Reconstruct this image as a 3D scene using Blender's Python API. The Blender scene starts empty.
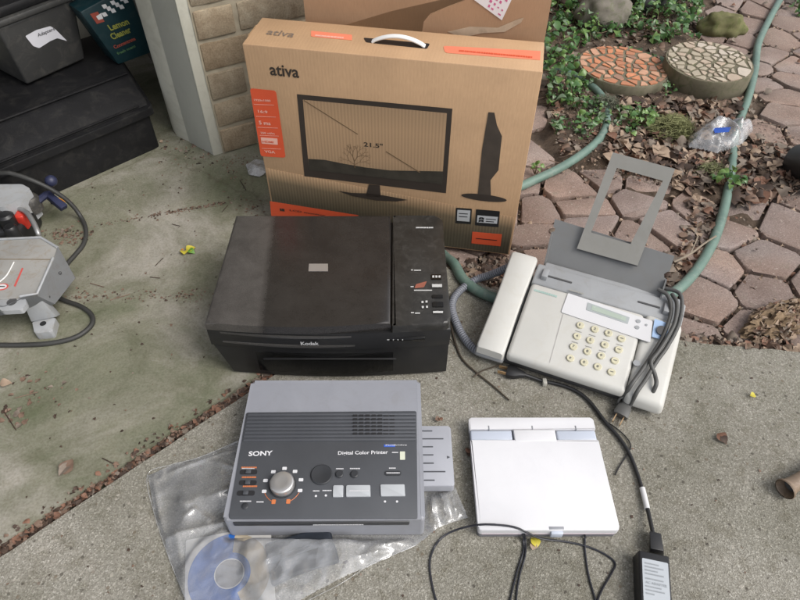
import bpy, bmesh, math, random
from mathutils import Vector, Matrix, noise
rnd = random.Random(7)
R = math.radians
scene = bpy.context.scene
col = scene.collection

# ------------------------------------------------------------------ camera measurement (used to measure real positions)
FPX, PITCH, ROLL, CAMH = 637.0, R(47.5), R(0.5), 0.97
_f = Vector((0, math.cos(PITCH), -math.sin(PITCH)))
_r0 = Vector((1, 0, 0)); _u0 = _r0.cross(_f)
_r = _r0 * math.cos(ROLL) + _u0 * math.sin(ROLL)
_u = _u0 * math.cos(ROLL) - _r0 * math.sin(ROLL)
EYE = Vector((0, 0, CAMH))
def ray(px, py): return _r * (px - 400) - _u * (py - 300) + _f * FPX
def P(px, py, z=0.0):
    d = ray(px, py); return EYE + d * ((z - CAMH) / d.z)
def onplane(px, py, p0, n):
    d = ray(px, py); return EYE + d * ((Vector(p0) - EYE).dot(n) / d.dot(n))

# ------------------------------------------------------------------ materials
MATS = {}
def nt(name):
    m = bpy.data.materials.new(name); m.use_nodes = True
    t = m.node_tree; b = t.nodes['Principled BSDF']
    return m, t, b
def N(t, typ, **kw):
    n = t.nodes.new(typ)
    for k, v in kw.items():
        if k in n.inputs: n.inputs[k].default_value = v
        else: setattr(n, k, v)
    return n
def ramp(t, stops, interp='LINEAR'):
    n = t.nodes.new('ShaderNodeValToRGB'); cr = n.color_ramp; cr.interpolation = interp
    while len(cr.elements) < len(stops): cr.elements.new(0.5)
    for e, (p, c) in zip(cr.elements, stops):
        e.position = p; e.color = (c[0], c[1], c[2], 1) if hasattr(c, '__len__') else (c, c, c, 1)
    return n
def mixc(t, fac, a, b, mode='MIX'):
    n = t.nodes.new('ShaderNodeMix'); n.data_type = 'RGBA'; n.blend_type = mode
    L = t.links
    for sock, v in ((n.inputs[0], fac), (n.inputs[6], a), (n.inputs[7], b)):
        if hasattr(v, 'is_output') or hasattr(v, 'links'): L.new(v, sock)
        elif hasattr(v, '__len__'): sock.default_value = (v[0], v[1], v[2], 1)
        else: sock.default_value = v
    return n.outputs[2]
def coords(t, scale=(1, 1, 1), kind='Object'):
    tc = t.nodes.new('ShaderNodeTexCoord'); mp = t.nodes.new('ShaderNodeMapping')
    mp.inputs['Scale'].default_value = scale
    t.links.new(tc.outputs[kind], mp.inputs['Vector'])
    return mp.outputs[0]
def noise_tex(t, vec, scale, detail=4, rough=.55, dist=0):
    n = N(t, 'ShaderNodeTexNoise', Scale=scale, Detail=detail, Roughness=rough, Distortion=dist)
    t.links.new(vec, n.inputs['Vector']); return n
def bump(t, b, h, strength=.3, dist=.001):
    bp = N(t, 'ShaderNodeBump', Strength=strength, Distance=dist)
    t.links.new(h, bp.inputs['Height']); t.links.new(bp.outputs[0], b.inputs['Normal']); return bp

def plain(name, c, rough=.5, var=.12, spec=.5, metal=0, grain=900, bstr=.08, dirt=None, dscale=14, coat=0):
    """moulded or painted surface with faint mottling, dust and micro relief"""
    if name in MATS: return MATS[name]
    m, t, b = nt(name); L = t.links
    v = coords(t)
    n1 = noise_tex(t, v, dscale, 6, .6, .4); n2 = noise_tex(t, v, grain, 2)
    c1 = [x * (1 - var) for x in c]; c2 = [min(1, x * (1 + var)) for x in c]
    r = ramp(t, [(.3, c1), (.7, c2)]); L.new(n1.outputs['Fac'], r.inputs[0])
    out = r.outputs[0]
    if dirt:
        n3 = noise_tex(t, v, dscale * 2.3, 8, .7, 1.0)
        r3 = ramp(t, [(.5, 0), (.72, 1)]); L.new(n3.outputs['Fac'], r3.inputs[0])
        sc = N(t, 'ShaderNodeMath', operation='MULTIPLY'); L.new(r3.outputs[0], sc.inputs[0]); sc.inputs[1].default_value = dirt[3]
        out = mixc(t, sc.outputs[0], out, dirt[:3])
    L.new(out, b.inputs['Base Color'])
    rr = N(t, 'ShaderNodeMapRange'); rr.inputs['To Min'].default_value = max(0.02, rough - .08); rr.inputs['To Max'].default_value = min(1, rough + .12)
    L.new(n1.outputs['Fac'], rr.inputs[0]); L.new(rr.outputs[0], b.inputs['Roughness'])
    b.inputs['Specular IOR Level'].default_value = spec; b.inputs['Metallic'].default_value = metal
    b.inputs['Coat Weight'].default_value = coat
    if bstr: bump(t, b, n2.outputs['Fac'], bstr, .0006)
    MATS[name] = m; return m

def mat_walkway():
    m, t, b = nt('exposed_aggregate'); L = t.links; v = coords(t)
    vo = N(t, 'ShaderNodeTexVoronoi', Scale=500.0); L.new(v, vo.inputs['Vector'])
    sep = N(t, 'ShaderNodeSeparateColor'); L.new(vo.outputs['Color'], sep.inputs[0])
    r = ramp(t, [(0, (.172, .166, .146)), (.3, (.218, .212, .190)), (.62, (.252, .247, .224)), (.88, (.295, .29, .267)), (1, (.40, .395, .372))]); L.new(sep.outputs[0], r.inputs[0])
    fine = noise_tex(t, v, 620, 3, .6)
    rf = ramp(t, [(.35, (.72, .7, .68)), (.65, (1.2, 1.2, 1.2))]); L.new(fine.outputs['Fac'], rf.inputs[0])
    c = mixc(t, .55, r.outputs[0], rf.outputs[0], 'MULTIPLY')
    big = noise_tex(t, v, 4.5, 7, .62, .6)
    rb = ramp(t, [(.3, (.78, .77, .70)), (.52, (1, .985, .95)), (.75, (1.1, 1.07, 1.04))]); L.new(big.outputs['Fac'], rb.inputs[0])
    c = mixc(t, 1, c, rb.outputs[0], 'MULTIPLY')
    mid = noise_tex(t, v, 38, 5, .7)
    rm = ramp(t, [(.36, (.7, .68, .62)), (.5, (1, 1, 1))]); L.new(mid.outputs['Fac'], rm.inputs[0])
    c = mixc(t, .7, c, rm.outputs[0], 'MULTIPLY')
    vp = N(t, 'ShaderNodeTexVoronoi', Scale=135.0); L.new(v, vp.inputs['Vector']); sp_ = N(t, 'ShaderNodeSeparateColor'); L.new(vp.outputs['Color'], sp_.inputs[0])
    rp1 = ramp(t, [(.0, 1), (.09, 1), (.11, 0)], 'LINEAR'); L.new(sp_.outputs[0], rp1.inputs[0]); rp2 = ramp(t, [(.30, .75), (.40, 0)]); L.new(vp.outputs['Distance'], rp2.inputs[0])
    mk = N(t, 'ShaderNodeMath', operation='MULTIPLY'); L.new(rp1.outputs[0], mk.inputs[0]); L.new(rp2.outputs[0], mk.inputs[1])
    rpc = ramp(t, [(.3, (.06, .052, .042)), (.5, (.14, .11, .08)), (.7, (.36, .34, .3))], 'CONSTANT'); L.new(sp_.outputs[1], rpc.inputs[0])
    c = mixc(t, mk.outputs[0], c, rpc.outputs[0])
    st = noise_tex(t, v, 2.2, 6, .6, .8); rst = ramp(t, [(.42, (.80, .79, .74)), (.56, (1.04, 1.03, 1.0))]); L.new(st.outputs['Fac'], rst.inputs[0])
    c = mixc(t, .8, c, rst.outputs[0], 'MULTIPLY')
    L.new(c, b.inputs['Base Color']); b.inputs['Roughness'].default_value = .88
    ad = N(t, 'ShaderNodeMath', operation='ADD'); L.new(vo.outputs['Distance'], ad.inputs[0]); L.new(fine.outputs['Fac'], ad.inputs[1])
    bump(t, b, ad.outputs[0], .55, .0016)
    return m
def mat_garage():
    m, t, b = nt('old_concrete'); L = t.links; v = coords(t)
    n1 = noise_tex(t, v, 3.2, 8, .66, .5); n2 = noise_tex(t, v, 11, 8, .7, .7); n3 = noise_tex(t, v, 240, 4, .65)
    r1 = ramp(t, [(.36, (.112, .124, .074)), (.5, (.182, .180, .134)), (.63, (.29, .275, .238))]); L.new(n1.outputs['Fac'], r1.inputs[0])
    r2 = ramp(t, [(.28, (.62, .62, .52)), (.5, (1, 1, 1)), (.72, (1.16, 1.14, 1.12))]); L.new(n2.outputs['Fac'], r2.inputs[0])
    c = mixc(t, .85, r1.outputs[0], r2.outputs[0], 'MULTIPLY')
    r3 = ramp(t, [(.34, (.78, .76, .72)), (.6, (1.05, 1.05, 1.05))]); L.new(n3.outputs['Fac'], r3.inputs[0])
    c = mixc(t, .9, c, r3.outputs[0], 'MULTIPLY')
    vo = N(t, 'ShaderNodeTexVoronoi', Scale=34.0, Randomness=1.0); L.new(v, vo.inputs['Vector'])
    rs = ramp(t, [(.05, 1), (.13, 0)]); L.new(vo.outputs['Distance'], rs.inputs[0])
    n4 = noise_tex(t, v, 5, 3); r4 = ramp(t, [(.5, 0), (.62, .75)]); L.new(n4.outputs['Fac'], r4.inputs[0])
    mm = N(t, 'ShaderNodeMath', operation='MULTIPLY'); L.new(rs.outputs[0], mm.inputs[0]); L.new(r4.outputs[0], mm.inputs[1])
    c = mixc(t, mm.outputs[0], c, (.09, .075, .05))
    nd = noise_tex(t, v, 5, 5, .6); dv_ = mixc(t, .12, v, nd.outputs['Color']); vc = N(t, 'ShaderNodeTexVoronoi', Scale=1.15); vc.feature = 'DISTANCE_TO_EDGE'; L.new(dv_, vc.inputs['Vector'])
    rc = ramp(t, [(.0, .4), (.002, .3), (.004, 0)]); L.new(vc.outputs['Distance'], rc.inputs[0]); c = mixc(t, rc.outputs[0], c, (.07, .055, .035))
    # whitish scuffs
    n5 = noise_tex(t, coords(t, (3, 9, 1)), 3.5, 8, .75, 1.2); r5 = ramp(t, [(.6, 0), (.74, .5)]); L.new(n5.outputs['Fac'], r5.inputs[0])
    c = mixc(t, r5.outputs[0], c, (.33, .315, .28))
    L.new(c, b.inputs['Base Color']); b.inputs['Roughness'].default_value = .85
    bump(t, b, n3.outputs['Fac'], .45, .0012)
    return m
def mat_paver():
    m, t, b = nt('paver_stone'); L = t.links; v = coords(t)
    at = N(t, 'ShaderNodeAttribute', attribute_name='tint')
    n1 = noise_tex(t, v, 9, 6, .6); n3 = noise_tex(t, v, 330, 4, .7)
    r = ramp(t, [(.3, (.21, .155, .132)), (.5, (.27, .205, .178)), (.72, (.31, .252, .222))]); L.new(n1.outputs['Fac'], r.inputs[0])
    r3 = ramp(t, [(.3, (.5, .48, .46)), (.65, (1.16, 1.14, 1.12))]); L.new(n3.outputs['Fac'], r3.inputs[0])
    c = mixc(t, .9, r.outputs[0], r3.outputs[0], 'MULTIPLY')
    c = mixc(t, 1, c, at.outputs['Color'], 'MULTIPLY')
    n4 = noise_tex(t, v, 30, 8, .75); r4 = ramp(t, [(.55, 0), (.75, .6)]); L.new(n4.outputs['Fac'], r4.inputs[0])
    c = mixc(t, r4.outputs[0], c, (.15, .135, .10))
    n6 = noise_tex(t, v, 150, 3, .6); r6 = ramp(t, [(.62, 0), (.7, .7)]); L.new(n6.outputs['Fac'], r6.inputs[0])
    c = mixc(t, r6.outputs[0], c, (.38, .33, .29))
    L.new(c, b.inputs['Base Color']); b.inputs['Roughness'].default_value = .9
    bump(t, b, n3.outputs['Fac'], .5, .002)
    return m
def mat_soil():
    m, t, b = nt('soil'); L = t.links; v = coords(t)
    n1 = noise_tex(t, v, 30, 8, .7); r = ramp(t, [(.3, (.035, .024, .016)), (.6, (.10, .07, .048)), (.8, (.17, .125, .09))]); L.new(n1.outputs['Fac'], r.inputs[0])
    L.new(r.outputs[0], b.inputs['Base Color']); b.inputs['Roughness'].default_value = .95
    bump(t, b, n1.outputs['Fac'], 1, .01); return m
def mat_brick():
    m, t, b = nt('tan_brick'); L = t.links; v = coords(t)
    at = N(t, 'ShaderNodeAttribute', attribute_name='tint')
    n1 = noise_tex(t, v, 22, 7, .68, .5); n3 = noise_tex(t, v, 260, 4, .7)
    r = ramp(t, [(.3, (.225, .165, .105)), (.52, (.31, .245, .165)), (.75, (.41, .34, .245))]); L.new(n1.outputs['Fac'], r.inputs[0])
    r3 = ramp(t, [(.32, (.66, .64, .6)), (.6, (1.08, 1.08, 1.08))]); L.new(n3.outputs['Fac'], r3.inputs[0])
    c = mixc(t, .8, r.outputs[0], r3.outputs[0], 'MULTIPLY'); c = mixc(t, 1, c, at.outputs['Color'], 'MULTIPLY')
    L.new(c, b.inputs['Base Color']); b.inputs['Roughness'].default_value = .9
    bump(t, b, n3.outputs['Fac'], .5, .002); return m
def mat_kraft(name='kraft_board', c=(.455, .292, .168), corr=True, k=1.0):
    if name in MATS: return MATS[name]
    m, t, b = nt(name); L = t.links; v = coords(t)
    n1 = noise_tex(t, v, 7, 5, .6); r = ramp(t, [(.3, [x * .9 for x in c]), (.7, [x * 1.1 for x in c])]); L.new(n1.outputs['Fac'], r.inputs[0])
    n2 = noise_tex(t, coords(t, (500, 500, 60)), 1, 3, .6); r2 = ramp(t, [(.3, (.93, .92, .9)), (.7, (1.05, 1.05, 1.05))]); L.new(n2.outputs['Fac'], r2.inputs[0])
    cc = mixc(t, 1, r.outputs[0], r2.outputs[0], 'MULTIPLY')
    L.new(cc, b.inputs['Base Color']); b.inputs['Roughness'].default_value = .55; b.inputs['Specular IOR Level'].default_value = .5
    if corr:
        w = N(t, 'ShaderNodeTexWave', Scale=1.0, Distortion=.4, Detail=1.0); w.bands_direction = 'X'
        L.new(coords(t, (48, 1, 1)), w.inputs['Vector']); bump(t, b, w.outputs['Fac'], .09, .0008)
    MATS[name] = m; return m
def mat_print():
    """printed meadow on the lower part of the carton: dark olive ink thinning out upwards"""
    m, t, b = nt('olive_print'); L = t.links
    tc = N(t, 'ShaderNodeTexCoord'); s = N(t, 'ShaderNodeSeparateXYZ'); L.new(tc.outputs['Object'], s.inputs[0])
    mr = N(t, 'ShaderNodeMapRange'); mr.inputs['From Min'].default_value = .005; mr.inputs['From Max'].default_value = .162
    ma = N(t, 'ShaderNodeMath', operation='MULTIPLY_ADD'); L.new(s.outputs['X'], ma.inputs[0]); ma.inputs[1].default_value = .10; L.new(s.outputs['Z'], ma.inputs[2]); L.new(ma.outputs[0], mr.inputs[0])
    r = ramp(t, [(0, (.045, .04, .026)), (.5, (.07, .058, .036)), (.8, (.15, .112, .066)), (1, (.485, .312, .176))]); L.new(mr.outputs[0], r.inputs[0])
    w = N(t, 'ShaderNodeTexWave', Scale=1.0, Distortion=.3); w.bands_direction = 'X'; L.new(coords(t, (48, 1, 1)), w.inputs['Vector'])
    rw = ramp(t, [(0, (.84, .84, .84)), (1, (1.1, 1.1, 1.1))]); L.new(w.outputs['Fac'], rw.inputs[0])
    c = mixc(t, 1, r.outputs[0], rw.outputs[0], 'MULTIPLY')
    L.new(c, b.inputs['Base Color']); b.inputs['Roughness'].default_value = .65; bump(t, b, w.outputs['Fac'], .16, .0008); return m
def mat_sky():
    m, t, b = nt('halftone_sky_print'); L = t.links
    tc = N(t, 'ShaderNodeTexCoord'); s = N(t, 'ShaderNodeSeparateXYZ'); L.new(tc.outputs['Object'], s.inputs[0])
    mr = N(t, 'ShaderNodeMapRange'); mr.inputs['From Min'].default_value = .15; mr.inputs['From Max'].default_value = .33; L.new(s.outputs['Z'], mr.inputs[0])
    r = ramp(t, [(0, (.22, .155, .095)), (.35, (.36, .235, .135)), (.75, (.40, .26, .148)), (1, (.34, .225, .13))]); L.new(mr.outputs[0], r.inputs[0])
    w = N(t, 'ShaderNodeTexWave', Scale=1.0, Distortion=.3); w.bands_direction = 'X'; L.new(coords(t, (48, 1, 1)), w.inputs['Vector'])
    rw = ramp(t, [(0, (.9, .9, .9)), (1, (1.05, 1.05, 1.05))]); L.new(w.outputs['Fac'], rw.inputs[0])
    L.new(mixc(t, 1, r.outputs[0], rw.outputs[0], 'MULTIPLY'), b.inputs['Base Color']); b.inputs['Roughness'].default_value = .6
    bump(t, b, w.outputs['Fac'], .16, .0008); return m
def mat_leaf(name, c1, c2, trans=.25, rough=.45, scale=60):
    m, t, b = nt(name); L = t.links; v = coords(t)
    n1 = noise_tex(t, v, scale, 3); r = ramp(t, [(.3, c1), (.7, c2)]); L.new(n1.outputs['Fac'], r.inputs[0])
    L.new(r.outputs[0], b.inputs['Base Color']); b.inputs['Roughness'].default_value = rough
    tr = N(t, 'ShaderNodeBsdfTranslucent'); L.new(r.outputs[0], tr.inputs['Color'])
    mx = N(t, 'ShaderNodeMixShader'); mx.inputs[0].default_value = trans
    L.new(b.outputs[0], mx.inputs[1]); L.new(tr.outputs[0], mx.inputs[2])
    L.new(mx.outputs[0], t.nodes['Material Output'].inputs['Surface']); return m
def mat_film(name, haze=.10, tint=(.9, .92, .95), rough=.1, bs=.5, bscale=55, edge=.5, crease=0):
    """thin clear plastic film: mostly see-through, glossy, slightly milky"""
    m, t, b = nt(name); L = t.links; v = coords(t)
    t.nodes.remove(b)
    tr = N(t, 'ShaderNodeBsdfTransparent'); tr.inputs[0].default_value = (.99, .99, .99, 1)
    df = N(t, 'ShaderNodeBsdfDiffuse'); df.inputs[0].default_value = (*tint, 1)
    gl = N(t, 'ShaderNodeBsdfGlossy'); gl.inputs['Roughness'].default_value = rough; gl.inputs['Color'].default_value = (1, 1, 1, 1)
    n1 = noise_tex(t, v, bscale, 5, .6, 1.5); bp = N(t, 'ShaderNodeBump', Strength=bs, Distance=.006); L.new(n1.outputs['Fac'], bp.inputs['Height'])
    if crease:
        nw = noise_tex(t, v, 9, 3, .5); wv = mixc(t, .05, v, nw.outputs['Color']); vz = N(t, 'ShaderNodeTexVoronoi', Scale=float(crease)); L.new(wv, vz.inputs['Vector'])
        b2 = N(t, 'ShaderNodeBump', Strength=.35, Distance=.010); L.new(vz.outputs['Distance'], b2.inputs['Height']); L.new(bp.outputs[0], b2.inputs['Normal']); bp = b2
    for n in (df, gl): L.new(bp.outputs[0], n.inputs['Normal'])
    n2 = noise_tex(t, v, bscale * .4, 5, .6); rm = N(t, 'ShaderNodeMapRange'); rm.inputs['From Min'].default_value = .3; rm.inputs['From Max'].default_value = .75
    rm.inputs['To Min'].default_value = haze * .7; rm.inputs['To Max'].default_value = haze * 1.6; L.new(n2.outputs['Fac'], rm.inputs[0])
    m1 = N(t, 'ShaderNodeMixShader'); L.new(rm.outputs[0], m1.inputs[0]); L.new(tr.outputs[0], m1.inputs[1]); L.new(df.outputs[0], m1.inputs[2])
    fr = N(t, 'ShaderNodeFresnel', IOR=1.5); L.new(bp.outputs[0], fr.inputs['Normal'])
    mul = N(t, 'ShaderNodeMath', operation='MULTIPLY'); mul.use_clamp = True; L.new(fr.outputs[0], mul.inputs[0]); mul.inputs[1].default_value = edge * 2
    m2 = N(t, 'ShaderNodeMixShader'); L.new(mul.outputs[0], m2.inputs[0]); L.new(m1.outputs[0], m2.inputs[1]); L.new(gl.outputs[0], m2.inputs[2])
    L.new(m2.outputs[0], t.nodes['Material Output'].inputs['Surface']); return m
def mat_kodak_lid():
    """glossy black lid with mottled dust, paler and duller left of a slanted edge"""
    m, t, b = nt('dusty_banded_black'); L = t.links; v = coords(t)
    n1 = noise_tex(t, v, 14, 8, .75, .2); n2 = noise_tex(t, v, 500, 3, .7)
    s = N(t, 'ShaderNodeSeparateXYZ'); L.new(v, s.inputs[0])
    mr = N(t, 'ShaderNodeMapRange'); mr.inputs['From Min'].default_value = .090; mr.inputs['From Max'].default_value = .104; mr.inputs['To Min'].default_value = .72; mr.inputs['To Max'].default_value = .2  # grey mix is stronger left of a slanted line
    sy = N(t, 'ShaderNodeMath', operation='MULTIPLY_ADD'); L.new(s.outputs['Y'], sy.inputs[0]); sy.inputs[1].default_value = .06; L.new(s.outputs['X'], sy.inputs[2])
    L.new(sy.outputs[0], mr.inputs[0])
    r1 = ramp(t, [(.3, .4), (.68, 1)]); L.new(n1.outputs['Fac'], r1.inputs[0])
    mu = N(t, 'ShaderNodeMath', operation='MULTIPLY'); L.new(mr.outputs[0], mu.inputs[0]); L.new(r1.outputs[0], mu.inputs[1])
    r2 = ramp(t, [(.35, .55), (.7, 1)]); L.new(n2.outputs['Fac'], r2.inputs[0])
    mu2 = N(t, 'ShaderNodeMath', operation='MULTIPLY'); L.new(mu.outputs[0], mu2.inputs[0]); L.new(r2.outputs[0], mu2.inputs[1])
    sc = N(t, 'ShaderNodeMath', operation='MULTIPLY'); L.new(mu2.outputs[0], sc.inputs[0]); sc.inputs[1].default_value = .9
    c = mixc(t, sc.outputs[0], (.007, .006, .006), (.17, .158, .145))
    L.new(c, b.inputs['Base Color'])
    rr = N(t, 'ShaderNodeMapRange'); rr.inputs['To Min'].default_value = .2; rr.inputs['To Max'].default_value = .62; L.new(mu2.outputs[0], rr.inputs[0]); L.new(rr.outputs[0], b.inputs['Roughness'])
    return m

# ------------------------------------------------------------------ mesh helpers
def mesh_obj(name, me, m, parent=None, smooth=35):
    ms = m if isinstance(m, (list, tuple)) else [m]
    for x in ms: me.materials.append(x)
    if smooth:
        me.polygons.foreach_set('use_smooth', [True] * len(me.polygons)); me.set_sharp_from_angle(angle=R(smooth))
    o = bpy.data.objects.new(name, me); col.objects.link(o)
    if parent: o.parent = parent
    return o
def obj(name, bm, m, parent=None, smooth=35):
    bmesh.ops.recalc_face_normals(bm, faces=bm.faces)
    me = bpy.data.meshes.new(name); bm.to_mesh(me); bm.free()
    return mesh_obj(name, me, m, parent, smooth)
def pyobj(name, V, F, m, parent=None, mi=None, smooth=0, tint=None):
    me = bpy.data.meshes.new(name); me.from_pydata([tuple(v) for v in V], [], F)
    o = mesh_obj(name, me, m, parent, smooth)
    if mi: me.polygons.foreach_set('material_index', mi)
    if tint:
        a = me.color_attributes.new('tint', 'FLOAT_COLOR', 'POINT')
        a.data.foreach_set('color', [x for c in tint for x in (c[0], c[1], c[2], 1)])
    return o
def tag(o, label, cat, group=None, kind=None):
    if label: o['label'] = label
    if cat: o['category'] = cat
    if group: o['group'] = group
    if kind: o['kind'] = kind
    return o
def struct(o): o['kind'] = 'structure'; return o
def thing(name, label, cat, loc=(0, 0, 0), rz=0, group=None):
    o = bpy.data.objects.new(name, None); col.objects.link(o); o.empty_display_size = .05
    o.location = loc; o.rotation_euler = (0, 0, rz)
    return tag(o, label, cat, group)
class Frame:
    """pixel measurements expressed in a thing's own frame"""
    def __init__(s, o, rz): s.o = Vector(o); s.rz = rz; s.M = (Matrix.Translation(s.o) @ Matrix.Rotation(rz, 4, 'Z')).inverted()
    def xy(s, px, py, z=0): v = s.M @ P(px, py, z + s.o.z); return (v.x, v.y)
    def xz(s, px, py, y=0):
        n = Vector((math.sin(s.rz), -math.cos(s.rz), 0)); p0 = s.o - n * y
        v = s.M @ onplane(px, py, p0, n); return (v.x, v.z)
    def loc(s, p): return s.M @ Vector(p)
def new(): return bmesh.new()
def box(bm, x0, x1, y0, y1, z0, z1, bev=0, seg=2):
    g = bmesh.ops.create_cube(bm, size=1)['verts']
    for v in g: v.co = Vector(((x0 + x1) / 2 + v.co.x * (x1 - x0), (y0 + y1) / 2 + v.co.y * (y1 - y0), (z0 + z1) / 2 + v.co.z * (z1 - z0)))
    if bev:
        es = list({e for v in g for e in v.link_edges}); bmesh.ops.bevel(bm, geom=es, offset=bev, segments=seg, profile=.5, affect='EDGES')
    return bm
def prism(bm, poly, z0, z1, bev=0, seg=2, map=None):
    """extrude a 2D outline; map turns (a, b, h) into a point"""
    mp = map or (lambda a, b, h: (a, b, h))
    lo = [bm.verts.new(mp(a, b, z0)) for a, b in poly]; hi = [bm.verts.new(mp(a, b, z1)) for a, b in poly]
    n = len(poly); f1 = bm.faces.new(lo); f2 = bm.faces.new(hi)
    for i in range(n): bm.faces.new((lo[i], lo[(i + 1) % n], hi[(i + 1) % n], hi[i]))
    if bev: bmesh.ops.bevel(bm, geom=list(f2.edges), offset=bev, segments=seg, profile=.5, affect='EDGES')
    return bm
def hull8(bm, lo, hi, bev=0, seg=2):
    """block between two quads (lists of 4 points)"""
    a = [bm.verts.new(p) for p in lo]; b = [bm.verts.new(p) for p in hi]
    fs = [bm.faces.new(a), bm.faces.new(b)]
    for i in range(4): fs.append(bm.faces.new((a[i], a[(i + 1) % 4], b[(i + 1) % 4], b[i])))
    if bev: bmesh.ops.bevel(bm, geom=list({e for f in fs for e in f.edges}), offset=bev, segments=seg, profile=.5, affect='EDGES')
    return bm
def rpoly(pts, r, n=5):
    """round the corners of a 2D outline"""
    out = []; m = len(pts)
    rr = r if hasattr(r, '__len__') else [r] * m
    for i in range(m):
        p = Vector(pts[i]); a = Vector(pts[i - 1]) - p; b = Vector(pts[(i + 1) % m]) - p
        q = min(rr[i], a.length * .48, b.length * .48)
        if q <= 1e-6: out.append(tuple(p)); continue
        s = p + a.normalized() * q; e = p + b.normalized() * q
        for k in range(n + 1):
            u = k / n; out.append(tuple(s * (1 - u) ** 2 + p * 2 * u * (1 - u) + e * u * u))
    return out
def rect(x0, x1, y0, y1): return [(x0, y0), (x1, y0), (x1, y1), (x0, y1)]
def ellipse(cx, cy, rx, ry, n=28): return [(cx + rx * math.cos(2 * math.pi * k / n), cy + ry * math.sin(2 * math.pi * k / n)) for k in range(n)]
def catmull(pts, n=8):
    pts = [Vector(p) for p in pts]; q = [pts[0] * 2 - pts[1]] + pts + [pts[-1] * 2 - pts[-2]]; out = []
    for i in range(1, len(q) - 2):
        a, b, c, d = q[i - 1:i + 3]
        for k in range(n):
            u = k / n; out.append(.5 * ((2 * b) + (c - a) * u + (2 * a - 5 * b + 4 * c - d) * u * u + (3 * b - a - 3 * c + d) * u ** 3))
    out.append(pts[-1]); return out
def tube(bm, pts, r, n=8, cap=True):
    pts = [Vector(p) for p in pts]; rings = []; m = len(pts); prev = None
    for i, p in enumerate(pts):
        tg = (pts[min(i + 1, m - 1)] - pts[max(i - 1, 0)]).normalized()
        if prev is None:
            up = Vector((0, 0, 1)) if abs(tg.z) < .9 else Vector((1, 0, 0)); a = tg.cross(up).normalized()
        else: a = (prev - tg * prev.dot(tg)).normalized()
        prev = a; b = tg.cross(a); rad = r(i / (m - 1)) if callable(r) else r
        rings.append([bm.verts.new(p + (a * math.cos(2 * math.pi * k / n) + b * math.sin(2 * math.pi * k / n)) * rad) for k in range(n)])
    for i in range(m - 1):
        for k in range(n): bm.faces.new((rings[i][k], rings[i][(k + 1) % n], rings[i + 1][(k + 1) % n], rings[i + 1][k]))
    if cap: bm.faces.new(rings[0]); bm.faces.new(rings[-1])
    return bm
def lathe(bm, prof, c=(0, 0, 0), n=24, cap=True):
    rings = [[bm.verts.new((c[0] + r * math.cos(2 * math.pi * k / n), c[1] + r * math.sin(2 * math.pi * k / n), c[2] + z)) for k in range(n)] for r, z in prof]
    for i in range(len(rings) - 1):
        for k in range(n): bm.faces.new((rings[i][k], rings[i][(k + 1) % n], rings[i + 1][(k + 1) % n], rings[i + 1][k]))
    if cap: bm.faces.new(rings[0]); bm.faces.new(rings[-1])
    return bm
def flat(bm, poly, map, th=.0004): return prism(bm, poly, 0, th, map=map)
_dg = None
def text_into(bm, s, o, xd, yd, w, h, bold=.012, up=None):
    """lettering laid with its box fitted to w x h at o along xd, yd; a thin raised ink layer"""
    cu = bpy.data.curves.new('t', 'FONT'); cu.body = s; cu.offset = bold; cu.resolution_u = 3
    to = bpy.data.objects.new('t', cu); col.objects.link(to)
    bpy.context.view_layer.update()
    me = bpy.data.meshes.new_from_object(to.evaluated_get(bpy.context.evaluated_depsgraph_get()))
    xs = [v.co.x for v in me.vertices]; ys = [v.co.y for v in me.vertices]
    x0, x1, y0, y1 = min(xs), max(xs), min(ys), max(ys)
    o, xd, yd = Vector(o), Vector(xd).normalized(), Vector(yd).normalized(); nrm = xd.cross(yd)
    vs = [bm.verts.new(o + xd * ((v.co.x - x0) / (x1 - x0) * w) + yd * ((v.co.y - y0) / (y1 - y0) * h) + nrm * .0003) for v in me.vertices]
    for p in me.polygons:
        try: bm.faces.new([vs[i] for i in p.vertices])
        except ValueError: pass
    bpy.data.objects.remove(to); bpy.data.meshes.remove(me); bpy.data.curves.remove(cu)
    return bm
def bars(bm, x, y, w, h, mp, seed=0, n=None):
    """rows of tiny illegible print: short ink dashes"""
    r = random.Random(seed); a = x
    while a < x + w - h * .3:
        l = min(r.uniform(.5, 1.3) * h, x + w - a); flat(bm, rect(a, a + l * .82, y, y + h), mp, .0003); a += l
    return bm
def inside(p, poly):
    x, y = p[0], p[1]; c = False; n = len(poly)
    for i in range(n):
        x1, y1 = poly[i][0], poly[i][1]; x2, y2 = poly[i - 1][0], poly[i - 1][1]
        if (y1 > y) != (y2 > y) and x < (x2 - x1) * (y - y1) / (y2 - y1) + x1: c = not c
    return c
def clip(poly, p, n):
    out = []
    for i in range(len(poly)):
        a, b = Vector(poly[i - 1]), Vector(poly[i]); da, db = (a - p).dot(n), (b - p).dot(n)
        if (da <= 0) != (db <= 0): out.append(a + (b - a) * (da / (da - db)))
        if db <= 0: out.append(b)
    return out
def cells(pts, bound, gap, reach, bgap=None):
    """voronoi cells of 2D points, clipped to a convex bound and shrunk by half the gap"""
    res = []
    bc = sum((Vector(b) for b in bound), Vector((0, 0))) / len(bound)
    for i, p in enumerate(pts):
        poly = [Vector(b) for b in bound]
        if bgap: poly = [b + (bc - b).normalized() * bgap for b in poly]
        for j, q in enumerate(pts):
            if i == j: continue
            d = q - p
            if d.length > reach: continue
            n = d.normalized(); poly = clip(poly, p + d / 2 - n * gap / 2, n)
            if len(poly) < 3: break
        res.append(poly if len(poly) >= 3 else None)
    return res
def area(p): return abs(sum(p[i - 1][0] * p[i][1] - p[i][0] * p[i - 1][1] for i in range(len(p)))) / 2

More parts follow.
